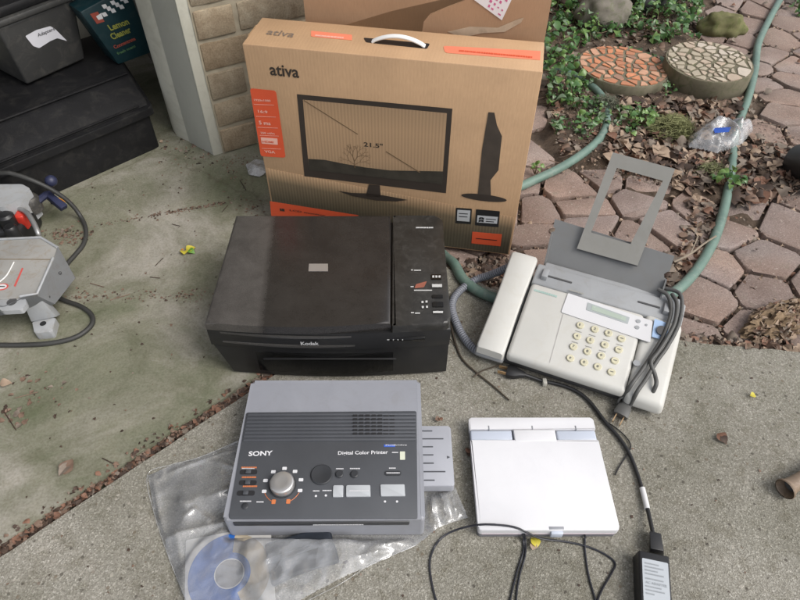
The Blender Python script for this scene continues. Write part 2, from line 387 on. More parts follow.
# ------------------------------------------------------------------ camera, sky, sun
cam = bpy.data.cameras.new('camera'); co = bpy.data.objects.new('camera', cam); col.objects.link(co)
cam.sensor_fit = 'HORIZONTAL'; cam.sensor_width = 36; cam.lens = FPX / 800 * 36; cam.clip_start = .01; cam.clip_end = 200
co.matrix_world = Matrix(((_r.x, _u.x, -_f.x, 0), (_r.y, _u.y, -_f.y, 0), (_r.z, _u.z, -_f.z, CAMH), (0, 0, 0, 1)))
scene.camera = co
SUN_EL, SUN_AZ = R(50), R(118)            # azimuth clockwise from +y (the far side)
w = bpy.data.worlds.new('World'); scene.world = w; w.use_nodes = True; t = w.node_tree; bg = t.nodes['Background']
sky = t.nodes.new('ShaderNodeTexSky'); sky.sky_type = 'NISHITA'; sky.sun_disc = False
sky.sun_elevation = SUN_EL; sky.sun_rotation = SUN_AZ; sky.air_density = 1.0; sky.dust_density = 4.0; sky.ozone_density = .6
hs = t.nodes.new('ShaderNodeHueSaturation'); hs.inputs['Saturation'].default_value = .32
t.links.new(sky.outputs[0], hs.inputs['Color']); t.links.new(hs.outputs[0], bg.inputs[0]); bg.inputs[1].default_value = .15
sd = bpy.data.lights.new('sun', 'SUN'); sd.energy = .95; sd.angle = R(28); sd.color = (1, .96, .9)
so = bpy.data.objects.new('sun', sd); col.objects.link(so)
sv = Vector((math.sin(SUN_AZ) * math.cos(SUN_EL), math.cos(SUN_AZ) * math.cos(SUN_EL), math.sin(SUN_EL)))
so.rotation_euler = sv.to_track_quat('Z', 'Y').to_euler(); so.location = sv * 5
scene.view_settings.view_transform = 'Standard'; scene.view_settings.look = 'None'
scene.view_settings.exposure = .52; scene.view_settings.gamma = 1

# ------------------------------------------------------------------ ground
WALL0 = Vector((-.464, 1.40, 0)); WDIR = Vector((math.cos(R(31)), math.sin(R(31)), 0)); WNRM = Vector((WDIR.y, -WDIR.x, 0))   # WNRM faces the camera side
WLEN = 0.72
JA = P(0, 556); JB = P(240, 397); JD = (JB - JA).normalized(); JN = Vector((-JD.y, JD.x, 0))
JE = JA + JD * ((.088 - JA.x) / JD.x)                         # where the joint meets the planting bed
M_walk, M_gar, M_pav, M_soil = mat_walkway(), mat_garage(), mat_paver(), mat_soil()
bm = new(); g = bmesh.ops.create_grid(bm, x_segments=2, y_segments=2, size=60)
for v in bm.verts: v.co.z = -.05
struct(obj('ground', bm, M_soil))
def jag(a, b, n, amp, seed):
    """a slightly broken edge between two points"""
    a, b = Vector(a), Vector(b); d = (b - a); nn = Vector((-d.y, d.x, 0)).normalized()
    return [a + d * (k / n) + nn * (noise.noise(Vector((k * .7 + seed, seed, 0))) * amp) for k in range(n + 1)]
far = JE
wedge = [P(1000, 395), P(800, 352), P(690, 342), P(600, 322), P(520, 300), P(475, 281), far - JN * .002]
edge = []
for i in range(len(wedge) - 1): edge += jag(wedge[i], wedge[i + 1], 8, .006, i * 3.1)[:-1]
jl = jag(far - JN * .002, JA - JD * 3, 90, .004, 9)
outl = edge + jl + [Vector((-3, -3, 0)), Vector((3, -3, 0)), Vector((3, .6, 0))]
bm = new(); prism(bm, [(p.x, p.y) for p in outl], -.1, 0, bev=.004); struct(obj('walkway', bm, M_walk))
GW = .019
gl = jag(JA - JD * 3 + JN * GW, far + JN * GW, 110, .006, 4)
gcorner = WALL0 + WDIR * .30
ge = jag(far + JN * GW, gcorner, 14, .006, 2)
gout = gl + ge[1:] + [WALL0 + WDIR * .30 - WNRM * .3, WALL0 - WNRM * 3.2 + WDIR * .30, JA - JD * 3 - WNRM * 3.2]
bm = new(); prism(bm, [(p.x, p.y) for p in gout], -.1, .001, bev=.005); struct(obj('garage_floor', bm, M_gar))

# paver path: cast stones on soil
BED = [(545, 95), (556, 148), (600, 158), (640, 172), (690, 190), (722, 200), (762, 186), (812, 178), (812, 150), (742, 132), (757, 92), (744, 62), (700, 40), (688, 24), (706, 8), (690, -40), (545, -60), (400, -60), (300, -60), (300, 60), (500, 80)]
BEDW = [P(*p) for p in BED]
pr = random.Random(21); S = .122; pts = []
for i in range(-4, 27):
    for j in range(-2, 30):
        x = .05 + (i + (.5 if j % 2 else 0)) * S; y = .72 + j * S * .82
        pts.append(Vector((x + pr.uniform(-.042, .042), y + pr.uniform(-.037, .037))))
def on_slab(p):
    s = [(q.x, q.y) for q in outl]; gq = [(q.x, q.y) for q in gout]
    return inside(p, s) or inside(p, gq)
near_slab = lambda p, d: any(on_slab((p[0] + d * math.cos(a), p[1] + d * math.sin(a))) for a in (0, .8, 1.6, 2.4, 3.2, 4, 4.8, 5.6))
cl = cells(pts, [(-1.2, .3), (4, .3), (4, 4), (-1.2, 4)], .009, .40)
bm = new(); lay = bm.verts.layers.float_color.new('tint')
def in_wall(p):
    d = Vector((p[0], p[1], 0)) - WALL0; return d.dot(WNRM) < .03 and d.dot(WDIR) < WLEN + .03
slab_clip = []
for p, c in zip(pts, cl):
    if not c or inside(p, BEDW): continue
    if on_slab(p) or in_wall(p): continue
    cen = sum(c, Vector((0, 0))) / len(c)
    if near_slab(cen, .02): continue
    # trim stones that would run under the concrete
    for k in range(len(wedge) - 1):
        a, b2 = wedge[k], wedge[k + 1]; d = (b2 - a); n = Vector((d.y, -d.x)).normalized()
        if n.dot(Vector((cen.x - a.x, cen.y - a.y))) > 0: n = -n
        mid = (a + b2) / 2
        if (Vector((cen.x, cen.y)) - Vector((mid.x, mid.y))).length < .25: c = clip(c, Vector((a.x, a.y)) - n * .014, n)
        if len(c) < 3: break
    if len(c) < 3 or area(c) < .002: continue
    rp = rpoly([tuple(v) for v in c], .009, 3)
    rp = [(x + noise.noise(Vector((x * 25, y * 25, 1))) * .006 + noise.noise(Vector((x * 90, y * 90, 2))) * .0025, y + noise.noise(Vector((x * 25, y * 25, 5))) * .006 + noise.noise(Vector((x * 90, y * 90, 7))) * .0025) for x, y in rp]
    z = -.012 + pr.uniform(-.004, .003); tx, ty = pr.uniform(-.018, .018), pr.uniform(-.018, .018)
    n0 = len(bm.verts)
    prism(bm, rp, -.06, z, bev=.004, seg=2)
    bm.verts.ensure_lookup_table(); k = pr.uniform(.8, 1.16); kr = pr.uniform(.94, 1.06)
    for v in bm.verts[n0:]:
        if v.co.z > -.03: v.co.z += (v.co.x - cen.x) * tx + (v.co.y - cen.y) * ty + noise.noise(v.co * 40) * .0015
        v[lay] = (k * kr, k, k / kr, 1)
struct(obj('path', bm, M_pav, smooth=40))
# soil bed surface between and beneath the stones
bm = new(); bmesh.ops.create_grid(bm, x_segments=150, y_segments=130, size=1)
for v in bm.verts:
    x, y = .9 + v.co.x * 1.9, 2.1 + v.co.y * 1.75
    h = -.026 + noise.noise(Vector((x * 14, y * 14, 0))) * .006 + noise.noise(Vector((x * 40, y * 40, 3))) * .004
    if inside((x, y), BEDW): h += .02
    if on_slab((x, y)) or in_wall((x, y)): h = -.06
    v.co = Vector((x, y, h))
struct(obj('planting_bed', bm, M_soil, smooth=180))

# ------------------------------------------------------------------ brick wall, door jamb, garage
M_brick = mat_brick(); M_mort = plain('mortar', (.34, .30, .225), .95, .25, .2, grain=300, bstr=.6)
M_mort_l = M_mort
wall = thing('brick_wall', 'tan brick garage wall between white door jamb and the open carton', 'wall', WALL0, R(31))
bm = new(); lay = bm.verts.layers.float_color.new('tint'); br = random.Random(3); CH = .0745; BL = .205
for row in range(33):
    x = -.0 if row % 2 else -.10
    z0 = row * CH + .004
    while x < WLEN:
        a, b2 = max(x, .004), min(x + BL - .011, WLEN); x += BL
        if b2 - a < .03: continue
        n0 = len(bm.verts); dy = br.uniform(-.0015, .0015)
        box(bm, a, b2, -.004 + dy, .09, z0, z0 + CH - .010, bev=.004, seg=2)
        bm.verts.ensure_lookup_table(); k = br.uniform(.85, 1.12); kk = br.uniform(.96, 1.05)
        for v in bm.verts[n0:]:
            v[lay] = (k, k * kk, k * kk * kk, 1); v.co += Vector((0, noise.noise(v.co * 30 + Vector((row, 0, 0))) * .002, noise.noise(v.co * 20) * .002))
obj('brick', bm, M_brick, wall, 40).name = 'bricks'
bm = new(); bmesh.ops.create_grid(bm, x_segments=90, y_segments=220, size=1)
for v in bm.verts:
    x, z = WLEN / 2 + v.co.x * WLEN / 2, 1.235 + v.co.y * 1.235
    v.co = Vector((x, .0006 + noise.noise(Vector((x * 30, z * 45, 0))) * .0028, z))
obj('mortar', bm, M_mort, wall, 180)
bm = new(); box(bm, 0, WLEN - .004, .012, .12, 0, 2.47); box(bm, WLEN - .10, WLEN - .002, .121, 3.2, 0, 2.47); obj('backing', bm, M_mort, wall)
M_trim = plain('weathered_trim_paint', (.56, .55, .47), .6, .05, .4, dirt=(.2, .18, .12, .3), dscale=5, bstr=.15)
M_trim2 = plain('grey_trim_paint', (.42, .42, .37), .6, .05, .4, dirt=(.2, .18, .13, .25), dscale=4, bstr=.15)
jamb = thing('door_jamb', 'weathered white wooden garage door jamb beside the brick wall', 'door frame', P(213, 155), R(31))
JF = Frame(P(213, 155), R(31))
a = JF.loc(P(177, 136)); bq = JF.loc(P(223, 155)); cq = JF.loc(P(190, 143))
bm = new(); hull = [(0, 0), (bq.x, bq.y), (bq.x + .004, .13), (a.x + .006, a.y + .01), (cq.x, cq.y)]
prism(bm, [(0, .0), (.034, .0), (.034, .16), (a.x + .02, a.y + .012), (cq.x, cq.y)], -.0, 2.3, bev=0); obj('casing', bm, M_trim2, jamb)
bm = new(); box(bm, .0, .036, -.006, -.0005, 0, 2.3, bev=.002); obj('edge_board', bm, M_trim, jamb)
bm = new(); prism(bm, [(cq.x + .004, cq.y - .004), (cq.x + .02, cq.y + .03), (a.x, a.y + .035), (a.x, a.y)], 0, 2.3, bev=0); obj('door_stop', bm, M_trim, jamb)
# the garage behind: side walls, rear wall, ceiling, header over the opening
M_inner = plain('dim_plasterboard', (.22, .21, .19), .9, .15, .2)
gar = thing('garage', 'dark open garage interior behind the black tool chest', 'garage', WALL0, R(31))
bm = new(); box(bm, -.02, .08, .16, 3.2, 0, 2.45); obj('side_wall', bm, M_inner, gar)
bm = new(); box(bm, -2.9, -2.8, .01, 3.2, 0, 2.45); obj('side_wall', bm, M_inner, gar)
bm = new(); box(bm, -2.8, -.02, 3.1, 3.2, 0, 2.45); obj('rear_wall', bm, M_inner, gar)
bm = new(); box(bm, -2.9, .08, .13, 3.2, 2.452, 2.5); obj('ceiling', bm, M_inner, gar)
bm = new(); box(bm, -2.9, .0, .0, .12, 2.05, 2.45, bev=.005); obj('header', bm, M_brick, gar)
bm = new(); box(bm, -3.1, WLEN + .1, -.12, .2, 2.505, 2.6, bev=.01); obj('eave', bm, M_trim, gar)

# ------------------------------------------------------------------ tool chest, bin, cleaner box in the garage
M_chest = plain('black_polyethylene', (.009, .009, .010), .5, .2, .3, dirt=(.04, .038, .034, .45), dscale=11, grain=500, bstr=.35)
CA = P(160, 147); CF = Frame(CA, R(45))
chest = thing('tool_chest', 'big dusty black plastic tool chest on the garage floor', 'tool chest', CA, R(45))
bm = new(); prism(bm, rpoly([(-.82, 0), (0, 0), (.085, .36), (-.82, .36)], .012), 0.001, .098, bev=.004); obj('chest_base', bm, M_chest, chest)
bm = new(); prism(bm, rpoly([(-.835, -.012), (.010, -.012), (.10, .375), (-.835, .375)], .014), .1, .121, bev=.005, seg=3); obj('rim', bm, M_chest, chest)
bm = new(); hull8(bm, [(-.825, -.004, .122), (.006, -.004, .122), (.092, .365, .122), (-.825, .365, .122)], [(-.80, .088, .163), (.018, .088, .163), (.082, .36, .166), (-.80, .34, .166)], bev=.006, seg=3)
box(bm, -.80, .014, .092, .104, .1645, .1695, bev=.002)
box(bm, -.79, -.02, -.0025, .003, .127, .131, bev=.001); lid = obj('lid', bm, M_chest, chest)
BF = CF
M_bin = plain('grey_bin_plastic', (.037, .037, .036), .5, .1, .5, dirt=(.15, .14, .12, .3), grain=500, bstr=.2)
b0 = CF.xy(28, 86, .168); b1 = CF.xy(86, 60, .168)
bo = Vector((b0[0], b0[1], 0)); bd = Vector((b1[0] - b0[0], b1[1] - b0[1], 0)); bw = bd.length; ba = math.atan2(bd.y, bd.x)
BO = (Matrix.Translation(CA) @ Matrix.Rotation(R(45), 4, 'Z')) @ Vector((b0[0], b0[1], .1705))
bin_ = thing('storage_bin', 'grey plastic bin with a torn white paper note on the tool chest', 'bin', BO, R(45) + ba)
NF = Frame(BO, R(45) + ba)
h = .150; fl = .017
bm = new(); hull8(bm, [(0, 0, 0), (bw, 0, 0), (bw, .2, 0), (0, .2, 0)], [(-fl, -fl, h), (bw + fl, -fl, h), (bw + fl, .2 + fl, h), (-fl, .2 + fl, h)], bev=.006, seg=3); obj('tub', bm, M_bin, bin_)
bm = new(); box(bm, -fl - .008, bw + fl + .008, -fl - .009, .2 + fl + .008, h + .002, h + .016, bev=.004); obj('rim', bm, M_bin, bin_)
bm = new(); box(bm, -fl - .002, bw + fl + .002, -fl - .002, .2 + fl + .002, h + .0165, h + .04, bev=.008); obj('lid', bm, M_chest, bin_)
M_note = plain('white_paper', (.62, .62, .66), .8, .05, .2); M_ink = plain('black_ink', (.02, .02, .022), .6, .1)
tilt = math.atan2(fl, h)
def binmap(a, b2, hh): return (a, -fl * (b2 / h) - .0008 - hh, b2)
def binxz(px, py):
    n = Vector((0, -math.cos(tilt), -math.sin(tilt))); n = Matrix.Rotation(NF.rz, 3, 'Z') @ n
    v = NF.M @ onplane(px, py, BO, n); return (v.x, v.z)
note = [binxz(25, 36), binxz(36, 30), binxz(50, 26), binxz(55, 29), binxz(67, 41), binxz(57, 38), binxz(50, 41), binxz(39, 48), binxz(33, 46)]
bm = new(); flat(bm, rpoly(note, .003, 3), binmap); pn = obj('paper_note', bm, M_note, bin_)
o = binxz(38, 38); e = binxz(55, 31); bm = new(); text_into(bm, 'Adapters', binmap(o[0], o[1], .0006), Vector(binmap(e[0], e[1], 0)) - Vector(binmap(o[0], o[1], 0)), (0, -math.sin(tilt), math.cos(tilt)), (Vector(e) - Vector(o)).length, .011); obj('handwriting', bm, M_ink, bin_)
# teal cleaner carton
TS = Frame(CA, R(45))
def tl(px, py, s): x, z = TS.xz(px, py, s); return Vector((x, s, z))
M_teal = plain('teal_print', (.005, .026, .032), .4, .15, .5, dirt=(.05, .06, .06, .3)); M_yel = plain('yellow_ink', (.24, .25, .05), .5); M_redp = plain('dull_red_ink', (.28, .06, .04), .5); M_wht = plain('white_ink', (.62, .62, .62), .5, .06); M_blk = plain('black_plastic', (.014, .014, .015), .4, .2, .5, grain=600)
teal = thing('cleaner_carton', 'teal cleaner carton with yellow lettering beside the grey bin', 'carton', CA, R(45))
S1 = .150
q = [tl(119, 66, S1), tl(153, 49, S1), tl(128, -14, S1), tl(80, 12, S1)]
zb = .1662
lo = [Vector((v.x, S1, v.z)) for v in q]; lo[0].z = lo[1].z = zb
bm = new(); hull8(bm, lo, [v + Vector((0, .07, .0)) for v in lo], bev=.004); obj('carton_body', bm, M_teal, teal)
ex = (lo[1] - lo[0]).normalized(); ey = (lo[3] - lo[0]); ey = ey.normalized()
def tm(px, py): v = tl(px, py, S1 - .001); return v
for s, p0, p1, hh, mm in (('Lemon', (111, 31), (130, 24), .017, M_yel), ('Cleaner', (113, 40), (132, 32), .017, M_yel), ('Concentrate', (115, 49), (136, 40), .010, M_redp), ('fresh scent', (118, 55), (136, 47), .008, plain('dull_green_ink', (.06, .13, .06), .5))):
    a, b2 = tm(*p0), tm(*p1); bm = new(); text_into(bm, s, a, b2 - a, ey, (b2 - a).length, hh, .03); obj('lettering', bm, mm, teal)
bm = new(); 
for i in range(6):
    for j in range(3):
        if (i + j) % 2 == 0:
            a = tm(104 + i * 4.2, 9 - i * 1.9 + j * 4.0); d = .0105
            v = [a, a + ex * d, a + ex * d + ey * d, a + ey * d]; bm.faces.new([bm.verts.new(x) for x in v])
obj('checkered_band', bm, M_wht, teal)
bm = new(); a = tm(97, 24); bm.faces.new([bm.verts.new(x) for x in (a, a + ex * .02, a + ex * .02 + ey * .028, a + ey * .028)]); obj('logo_patch', bm, M_redp, teal)
bm = new(); a = tm(98.5, 20) - Vector((0, .0003, 0)); bm.faces.new([bm.verts.new(x) for x in (a, a + ex * .012, a + ex * .016 + ey * .014, a + ey * .01)]); obj('logo_mark', bm, M_wht, teal)
# clutter jar at the back
jb = thing('jar', 'pale plastic jar behind the bin in the dark garage', 'jar', Vector((-.93, 1.82, .001)))
bm = new(); lathe(bm, [(.04, 0), (.045, .01), (.045, .2), (.03, .22), (.03, .24)], n=20); obj('jar_body', bm, plain('pale_plastic', (.3, .29, .25), .5), jb)
bm = new(); lathe(bm, [(.033, .235), (.033, .262), (.03, .266)], n=20); obj('lid', bm, M_blk, jb)

# ------------------------------------------------------------------ monitor carton
BXO = (-.290, 1.118, .0); BXR = R(-9.9); W, D, H = .539, .112, .432
F = Frame(BXO, BXR)
bx = thing('monitor_box', 'sealed brown cardboard monitor box with printed screen picture and white carry handle', 'box', BXO, BXR)
M_kraft = mat_kraft(); M_olive = mat_print(); M_red = plain('orange_red_ink', (.62, .085, .03), .55, .06); M_dark = plain('brown_black_ink', (.035, .026, .02), .55, .1)
M_hill = plain('dark_meadow_ink', (.035, .030, .022), .55, .3, dscale=30)
M_line = plain('brown_line_ink', (.15, .095, .05), .6)
bm = new(); box(bm, 0, W, 0, D, 0.0005, H, bev=.0025, seg=2); obj('carton', bm, M_kraft, bx)
FM = lambda off: (lambda a, b2, hh: (a, -off - hh, b2))
def fpoly(pl, off=.0004, r=0):
    pts_ = [F.xz(*p) for p in pl]
    return rpoly(pts_, r) if r else pts_
def front(name, pls, mm, off, r=0):
    for pl in pls: bm = new(); flat(bm, fpoly(pl, r=r), FM(off), .0002); obj(name, bm, mm, bx, 0)
# olive lower print with a curved top edge
top_l = []
for k in range(33):
    x = .004 + (W - .008) * k / 32
    u = x / W
    top_l.append((x, .162 - .10 * x))
bm = new(); flat(bm, [(.004, .004), (W - .004, .004)] + top_l[::-1], FM(.0003), .0002); obj('meadow_print', bm, M_olive, bx, 0)
front('screen_frame', [[(297, 94), (452.5, 108.5), (446, 193), (304.5, 176)]], M_dark, .0006)
front('screen_picture', [[(303, 99.5), (447, 113), (442, 184), (309, 169.5)]], mat_sky(), .0009)
hill = [(308.3, 158.5), (325, 159.5), (345, 163.5), (365, 167), (390, 170), (415, 170.5), (443, 171), (442, 184), (309, 169.5)]
front('screen_hill', [hill], M_hill, .0012)
def seg(bm, p0, p1, wd, off):
    a, b2 = Vector(F.xz(*p0)), Vector(F.xz(*p1)); d = (b2 - a).normalized(); n = Vector((-d.y, d.x)) * wd / 2
    flat(bm, [tuple(a + n), tuple(b2 + n), tuple(b2 - n), tuple(a - n)], FM(off), .0002)
bm = new(); seg(bm, (304, 100), (358, 134), .0022, .0012); obj('diagonal_line', bm, M_line, bx, 0); bm = new(); seg(bm, (386, 151), (420, 172), .0022, .0015); obj('diagonal_line', bm, M_line, bx, 0)
bm = new(); tr_ = random.Random(5)
def branch(p, a, l, wd, d):
    q = (p[0] + math.cos(a) * l, p[1] + math.sin(a) * l); pn = Vector((-math.sin(a), math.cos(a))) * wd / 2; a_, b_ = Vector(p), Vector(q)
    flat(bm, [tuple(a_ + pn), tuple(b_ + pn * .7), tuple(b_ - pn * .7), tuple(a_ - pn)], FM(.0013 + d * .00001), .0001)
    if d < 5:
        for s in (-1, 1): branch(q, a + s * tr_.uniform(.25, .65), l * tr_.uniform(.65, .85), wd * .68, d + 1)
tb = F.xz(355, 167.5); branch(tb, math.pi / 2, .016, .0026, 0); branch((tb[0], tb[1] + .008), 2.5, .0135, .0012, 2); branch((tb[0], tb[1] + .008), .6, .0135, .0012, 2)
obj('tree_print', bm, M_line, bx, 0)
front('stand_print', [[(369, 184), (380, 185), (381, 197), (366, 196)], [(338, 190.5), (352, 192.5), (368, 193), (384, 195), (408, 199.5), (396, 201), (376, 200), (352, 195.5)]], M_dark, .0014)
M_side = plain('soft_brown_ink', (.055, .042, .032), .55, .2, dscale=40)
front('side_view_print', [[(488.5, 112), (494.5, 112.5), (497, 125), (502, 136), (500, 155), (498.5, 170), (490.5, 180), (491, 198), (477.5, 198), (482, 150)]], M_side, .0006)
bm = new(); c_ = F.xz(484, 197.5); e_ = F.xz(507, 199); flat(bm, ellipse(c_[0], c_[1], abs(e_[0] - c_[0]), .0085), FM(.0009), .0002); obj('side_stand_print', bm, M_dark, bx, 0)
front('red_label', [[(250, 88), (276, 90.5), (285.7, 157.5), (261, 156)]], M_red, .0007, .006)
front('red_strip', [[(270, 201), (358, 215), (361, 219), (272, 222)]], M_red, .0008)
front('badge', [[(456, 207.5), (472, 208.5), (471, 224), (455.5, 223)], [(476, 209), (500, 211), (498.5, 227), (475, 225)]], M_blk, .0007, .002)
front('badge_panel', [[(457.5, 209.5), (470.5, 210.3), (469.5, 221.3), (457, 220.4)], [(477.5, 215), (498, 216.7), (497, 223.5), (477, 222)]], plain('pale_grey_ink', (.45, .46, .47), .5), .001)
front('red_sticker', [[(472.5, 231.5), (502, 234), (500.5, 246), (471.5, 243)]], M_red, .0008)
bm = new()
for pl in ([(479, 217.3), (481.3, 216.6), (481.2, 218.6), (478.9, 219.2)], [(481.6, 216.6), (484.2, 217.6), (484, 219.4), (481.5, 218.7)], [(478.8, 219.7), (481.1, 219.1), (481, 221.1), (478.6, 221.7)], [(481.4, 219.2), (483.9, 219.9), (483.7, 221.8), (481.3, 221.2)]): flat(bm, fpoly(pl), FM(.0013), .0002)
for i, (p0, p1) in enumerate((((459, 213), (468, 213.6)), ((459, 216), (467.5, 216.6)), ((486, 218.5), (496, 219.3)), ((486, 220.8), (494, 221.5)), ((476, 238), (497, 240)))): seg(bm, p0, p1, .002, .0013)
obj('badge_mark', bm, M_blk, bx, 0)
def ftext(name, s, p0, p1, hh, mm, off=.0012, bold=.012):
    a, b2 = F.xz(*p0), F.xz(*p1); bm = new()
    d = Vector((b2[0] - a[0], 0, b2[1] - a[1])); text_into(bm, s, (a[0], -off, a[1]), d, (-d.normalized().z, 0, d.normalized().x), d.length, hh, bold); return obj(name, bm, mm, bx, 0)
ftext('lettering', 'ativa', (270.5, 75), (299.5, 78), .0225, M_dark, .0005, .02)
ftext('lettering', '21.5"', (364, 146), (383, 148), .0105, M_dark, .0013, .02)
M_pink = plain('pale_red_ink', (.75, .42, .34), .55)
for s, y, x0, x1, hh in (('1920x1080', 100.6, 254.5, 271, .0045), ('16:9', 112.3, 258.5, 268, .0062), ('5 ms', 124, 259.5, 271, .0085), ('250 cd/m', 133.3, 261, 275, .0045), ('VGA', 152.3, 265, 275.5, .0065)):
    ftext('lettering', s, (x0, y), (x1, y + .9), hh, M_pink, .0012, .02)
front('interface_logo', [[(260.8, 137), (277.5, 138.2), (278, 144.5), (262, 143.2)]], M_pink, .0011, .0015)
ftext('lettering', 'HDMI', (263, 142), (274, 142.8), .0045, M_red, .0015, .02)
bm = new()
for y, x0, x1 in ((104, 254, 274), (116, 256, 276), (127, 258, 278), (135, 260, 279), (148, 262, 281)): seg(bm, (x0, y), (x1, y + .8), .0007, .0012)
obj('rule_line', bm, M_pink, bx, 0)
bm = new()
fb = F.xz(280, 208.5); bars(bm, fb[0], fb[1] - .006, .012, .0075, FM(.0012), 1)
obj('strip_lettering', bm, M_dark, bx, 0)
ftext('strip_lettering', 'LCD monitor', (290, 210.5), (326, 216), .005, M_dark, .0013)
# top face
TM = lambda a, b2, hh: (a, b2, H + .0002 + hh)
def tp(pl): return [F.xy(*p, z=H) for p in pl]
bm = new(); flat(bm, rpoly(tp([(311, 31), (352, 35), (352, 40.5), (311, 36.7)]), .002), TM); obj('top_label', bm, plain('faded_red_ink', (.72, .21, .12), .55, .06), bx, 0); bm = new(); flat(bm, rpoly(tp([(443, 46), (540.5, 51.3), (540, 60.3), (445, 53)]), [.007, 0, 0, .007]), TM); obj('top_label', bm, plain('faded_red_ink', (.72, .21, .12), .55, .06), bx, 0)
bm = new(); a = F.xy(265.5, 34.6, H); b2 = F.xy(295, 38.0, H); text_into(bm, 'ativa', (a[0], a[1], H + .0005), (b2[0] - a[0], b2[1] - a[1], 0), (-(b2[1] - a[1]), b2[0] - a[0], 0), .053, .021, .012); obj('top_lettering', bm, plain('grey_brown_ink', (.17, .13, .10), .6), bx, 0)
bm = new(); a = F.xy(315, 36, H); bars(bm, a[0], a[1] - .002, .055, .0055, lambda p, q_, hh: (p, q_, H + .0009 + hh), 4); obj('top_label_print', bm, M_pink, bx, 0)
bm = new(); a = F.xy(459, 51.5, H); bars(bm, a[0], a[1] - .001, .13, .005, lambda p, q_, hh: (p, q_, H + .0009 + hh), 8); obj('top_label_print', bm, M_red, bx, 0)
bm = new(); flat(bm, rpoly(tp([(363.5, 38), (366, 42.5), (427, 49), (430, 44)]), .004), TM, .0006); obj('handle_slot', bm, M_blk, bx, 0)
M_white = plain('white_plastic', (.72, .72, .71), .4, .04)
hx0, hx1 = F.xy(372, 43, H), F.xy(424.5, 48, H)
pts_ = []
for k in range(17):
    u = k / 16; pts_.append((hx0[0] + (hx1[0] - hx0[0]) * u, hx0[1] + (hx1[1] - hx0[1]) * u + .004, H + .001 + .014 * math.sin(math.pi * u) ** .8))
bm = new()
for dy in (-.0035, 0, .0035): tube(bm, [(x, y + dy, z) for x, y, z in pts_], .0024, 8)
obj('carry_handle', bm, M_white, bx, 60)
bm = new()
for x in (.06,): box(bm, -.0006, .001, D * .3, D * .7, H - .05, H, 0)
obj('sealing_tape', bm, plain('brown_tape', (.3, .2, .11), .3), bx)

# ------------------------------------------------------------------ open carton behind
CO = Vector(BXO) + Matrix.Rotation(BXR, 3, 'Z') @ Vector((0, D + .035, 0)); CO.z = 0
CFm = Frame(CO, BXR)
x0 = CFm.xz(305, 15)[0]; x1 = CFm.xz(548, 20)[0]
cart = thing('open_carton', 'open brown cardboard carton with torn flaps behind the monitor box', 'carton', CO, BXR)
M_kr2 = mat_kraft('plain_kraft_board', (.40, .245, .145), False); M_kr3 = mat_kraft('inner_kraft_board', (.34, .22, .13), False)
CHt, CD, th = .56, .24, .004
bm = new(); box(bm, x0, x0 + th, .006, CD, .002, CHt); obj('side_panel', bm, M_kr2, cart)
bm = new(); box(bm, x1 - th, x1, .006, CD, .002, CHt); obj('side_panel', bm, M_kr2, cart)
bm = new(); box(bm, x0 + th, x1 - th, CD - th, CD, .002, CHt); obj('rear_panel', bm, M_kr3, cart)
bm = new(); box(bm, x0 + th, x1 - th, .006, CD - th, .002, .006); obj('bottom_panel', bm, M_kr3, cart)
CM = lambda off: (lambda a, b2, hh: (a, off - hh, b2))
cz = lambda pl, y=0: [CFm.xz(*p, y=y) for p in pl]
lf = cz([(345, 25), (392, 12), (440, 0)]); sl = (lf[2][1] - lf[0][1]) / (lf[2][0] - lf[0][0])
bm = new(); prism(bm, [(x0, .30), (lf[0][0] - .02, lf[0][1] - .02), lf[0], (lf[1][0], lf[1][1] + .002), lf[2], (lf[2][0] + .05, CHt), (x0, CHt)], 0, .004, map=CM(.004)); obj('torn_flap', bm, M_kr2, cart)
rf = cz([(420, 44), (424, 21), (430, 14), (447, 7), (465, 0)])
bm = new(); prism(bm, [(rf[0][0] - .004, .002), rf[0], rf[1], rf[2], rf[3], rf[4], (rf[4][0] + .07, CHt), (x1, CHt), (x1, .002)], 0, .004, map=CM(.002)); obj('front_panel', bm, M_kr2, cart)
lp = cz([(474, -1), (502, 19.5), (516, -10), (498, -42), (478, -36)])
bm = new(); flat(bm, lp, CM(-.0030), .0004); obj('shipping_label', bm, plain('label_paper', (.75, .73, .74), .6, .03), cart)
bm = new()
lr = random.Random(8)
la, lb = Vector(lp[1]), Vector(lp[2]); lx = (Vector(lp[0]) - la).normalized(); ly = (lb - la).normalized()
for i in range(4):
    for j in range(5):
        if lr.random() < .75:
            c_ = la + lx * (.006 + i * .0085) + ly * (.005 + j * .009); d1 = lx * lr.uniform(.003, .006); d2 = ly * lr.uniform(.002, .005)
            flat(bm, [tuple(c_), tuple(c_ + d1), tuple(c_ + d1 + d2), tuple(c_ + d2)], CM(-.0036), .0002)
obj('label_print', bm, plain('magenta_ink', (.55, .12, .26), .6), cart)
tpz = cz([(448, 31), (470, 26), (498, 27), (518, 18.5), (524, 17), (521, 22), (505, 31), (482, 32.5), (462, 37)])
bm = new(); flat(bm, tpz, CM(-.0030), .0004); obj('tape_scrap', bm, plain('torn_tape', (.5, .38, .27), .4, .2, dscale=50), cart)

